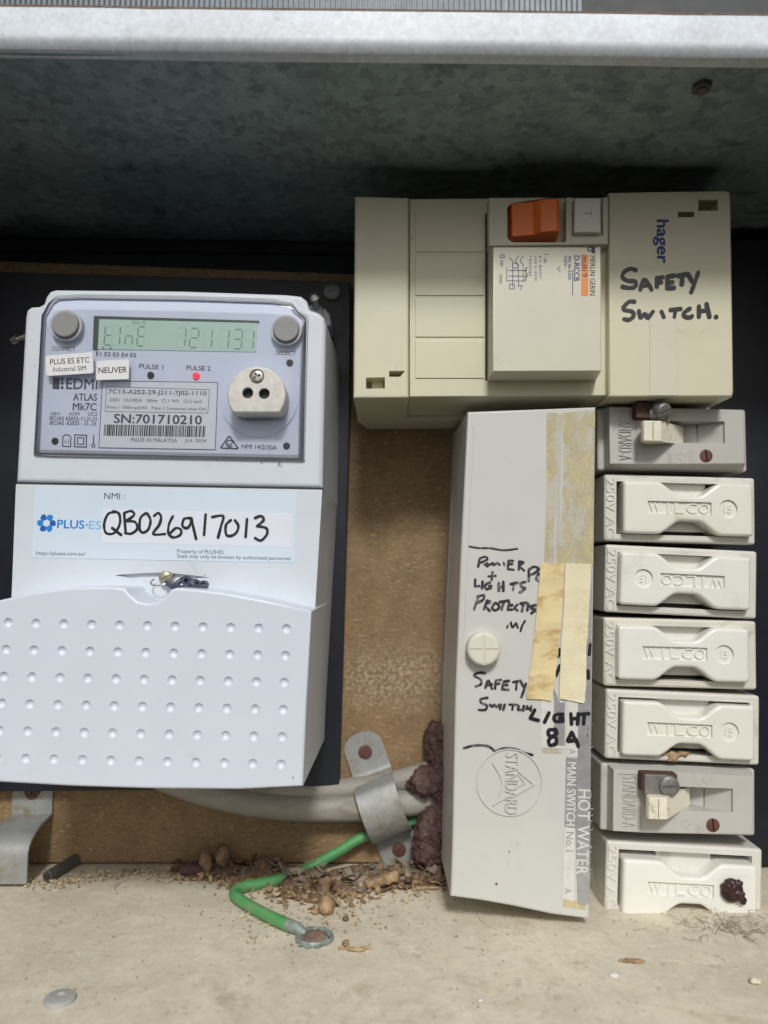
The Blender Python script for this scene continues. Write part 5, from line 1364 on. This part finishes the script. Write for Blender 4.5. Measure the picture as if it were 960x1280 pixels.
piece('dry_leaf', 'curled tan dry leaf roll near the clamp foot', 'leaf', [((k * 1.7, k * .25, 3 + .35 * k), (1.9, 2.2, 2.2)) for k in range(7)], 'leaf_tan', (-5.67,-26.34), .45, .6, .4)
piece('dry_leaf', 'upright curled brown leaf in the middle of the heap', 'leaf', [((0, 0, 3.8), (2.8, 1.6, 3.8)), ((1.2, 0, 6), (2, 1.2, 2))], 'leaf_brown', (-23.45,-32.3), .45, .6, .4)
piece('dark_chip', 'small dark round chip on the floor right of the seed pod', 'chip', [((0, 0, .8), (1.3, 1.2, .9))], 'leaf_brown', (-13.83,-52.08))
piece('leaf_scrap', 'thin reddish leaf scrap on the floor right of the ring lug', 'leaf', [((-3.5, .4, .6), (3, .7, .5)), ((0, -1.0, .7), (3.2, .8, .6)), ((-4, 4, .6), (1.2, 2.2, .5)), ((3, .5, .6), (2, .6, .5))], 'leaf_tan', (-9.03,-73.81), .35, .4, .9)
piece('leaf_scrap', 'small brown leaf scrap on bare floor below the grey cover', 'leaf', [((0, 0, .6), (3.2, .8, .6)), ((3.0, -.6, .7), (2.4, 1.0, .7))], 'leaf_tan', (78.52,-81.68), .35, .4, .9)
piece('pale_pebble', 'pale pebble on the floor near the right edge', 'pebble', [((0, 0, .9), (2.0, 1.3, .8))], 'floor_dust', (113.45,-94.69))
piece('paint_flake', 'white paint flake on the floor below the lowest fuse', 'flake', [((0, 0, .5), (1.9, .9, .5))], 'foil_white', (71.51,-90.51))
piece('paint_flake', 'white paint flake on the floor at lower centre', 'flake', [((0, 0, .5), (1.1, 1.3, .5))], 'foil_white', (28.08,-104.33))
tw = (12.59,-26.34); tw2 = (21.46,-25.58)
ORG = Vector((tw[0], tw[1], FZ))
tag(finish('twig', tube([(tw[0], tw[1], FZ + 1), (tw[0] + 4, tw[1] + .6, FZ + 1.2), (tw2[0], tw2[1], FZ + 1)], [.6, .7, .4], 8), 'leaf_tan'), 'short straight twig lying by the left foot of the grey cover', 'twig')

# ------------------------------------------------------------------ wall cladding above the cabinet
cz0 = 178.0
cw = thing('wall_cladding', 'grey ribbed metal wall cladding just above the cabinet lip', 'cladding', (0, 20, cz0))
rb = bmesh.new(); prev = None
x = -240.0; xe = 97.16
k = 0
while x < xe:
    dep = (0, 1.6, 1.6, 0)[k % 4]
    row = [rb.verts.new((x, 20 + dep, cz0)), rb.verts.new((x + (3 if x > 60 else 0), 20 + dep, cz0 + 260))]
    if prev: rb.faces.new((prev[0], row[0], row[1], prev[1]))
    prev = row; x += .75 if k % 2 else .55; k += 1
finish('ribbed_sheet', rb, 'clad_grey', cw, smooth=False)
world_frame()
slab('house_wall', -600, 600, 24, 60, 162, 900, 'clad_dark', kind='structure')
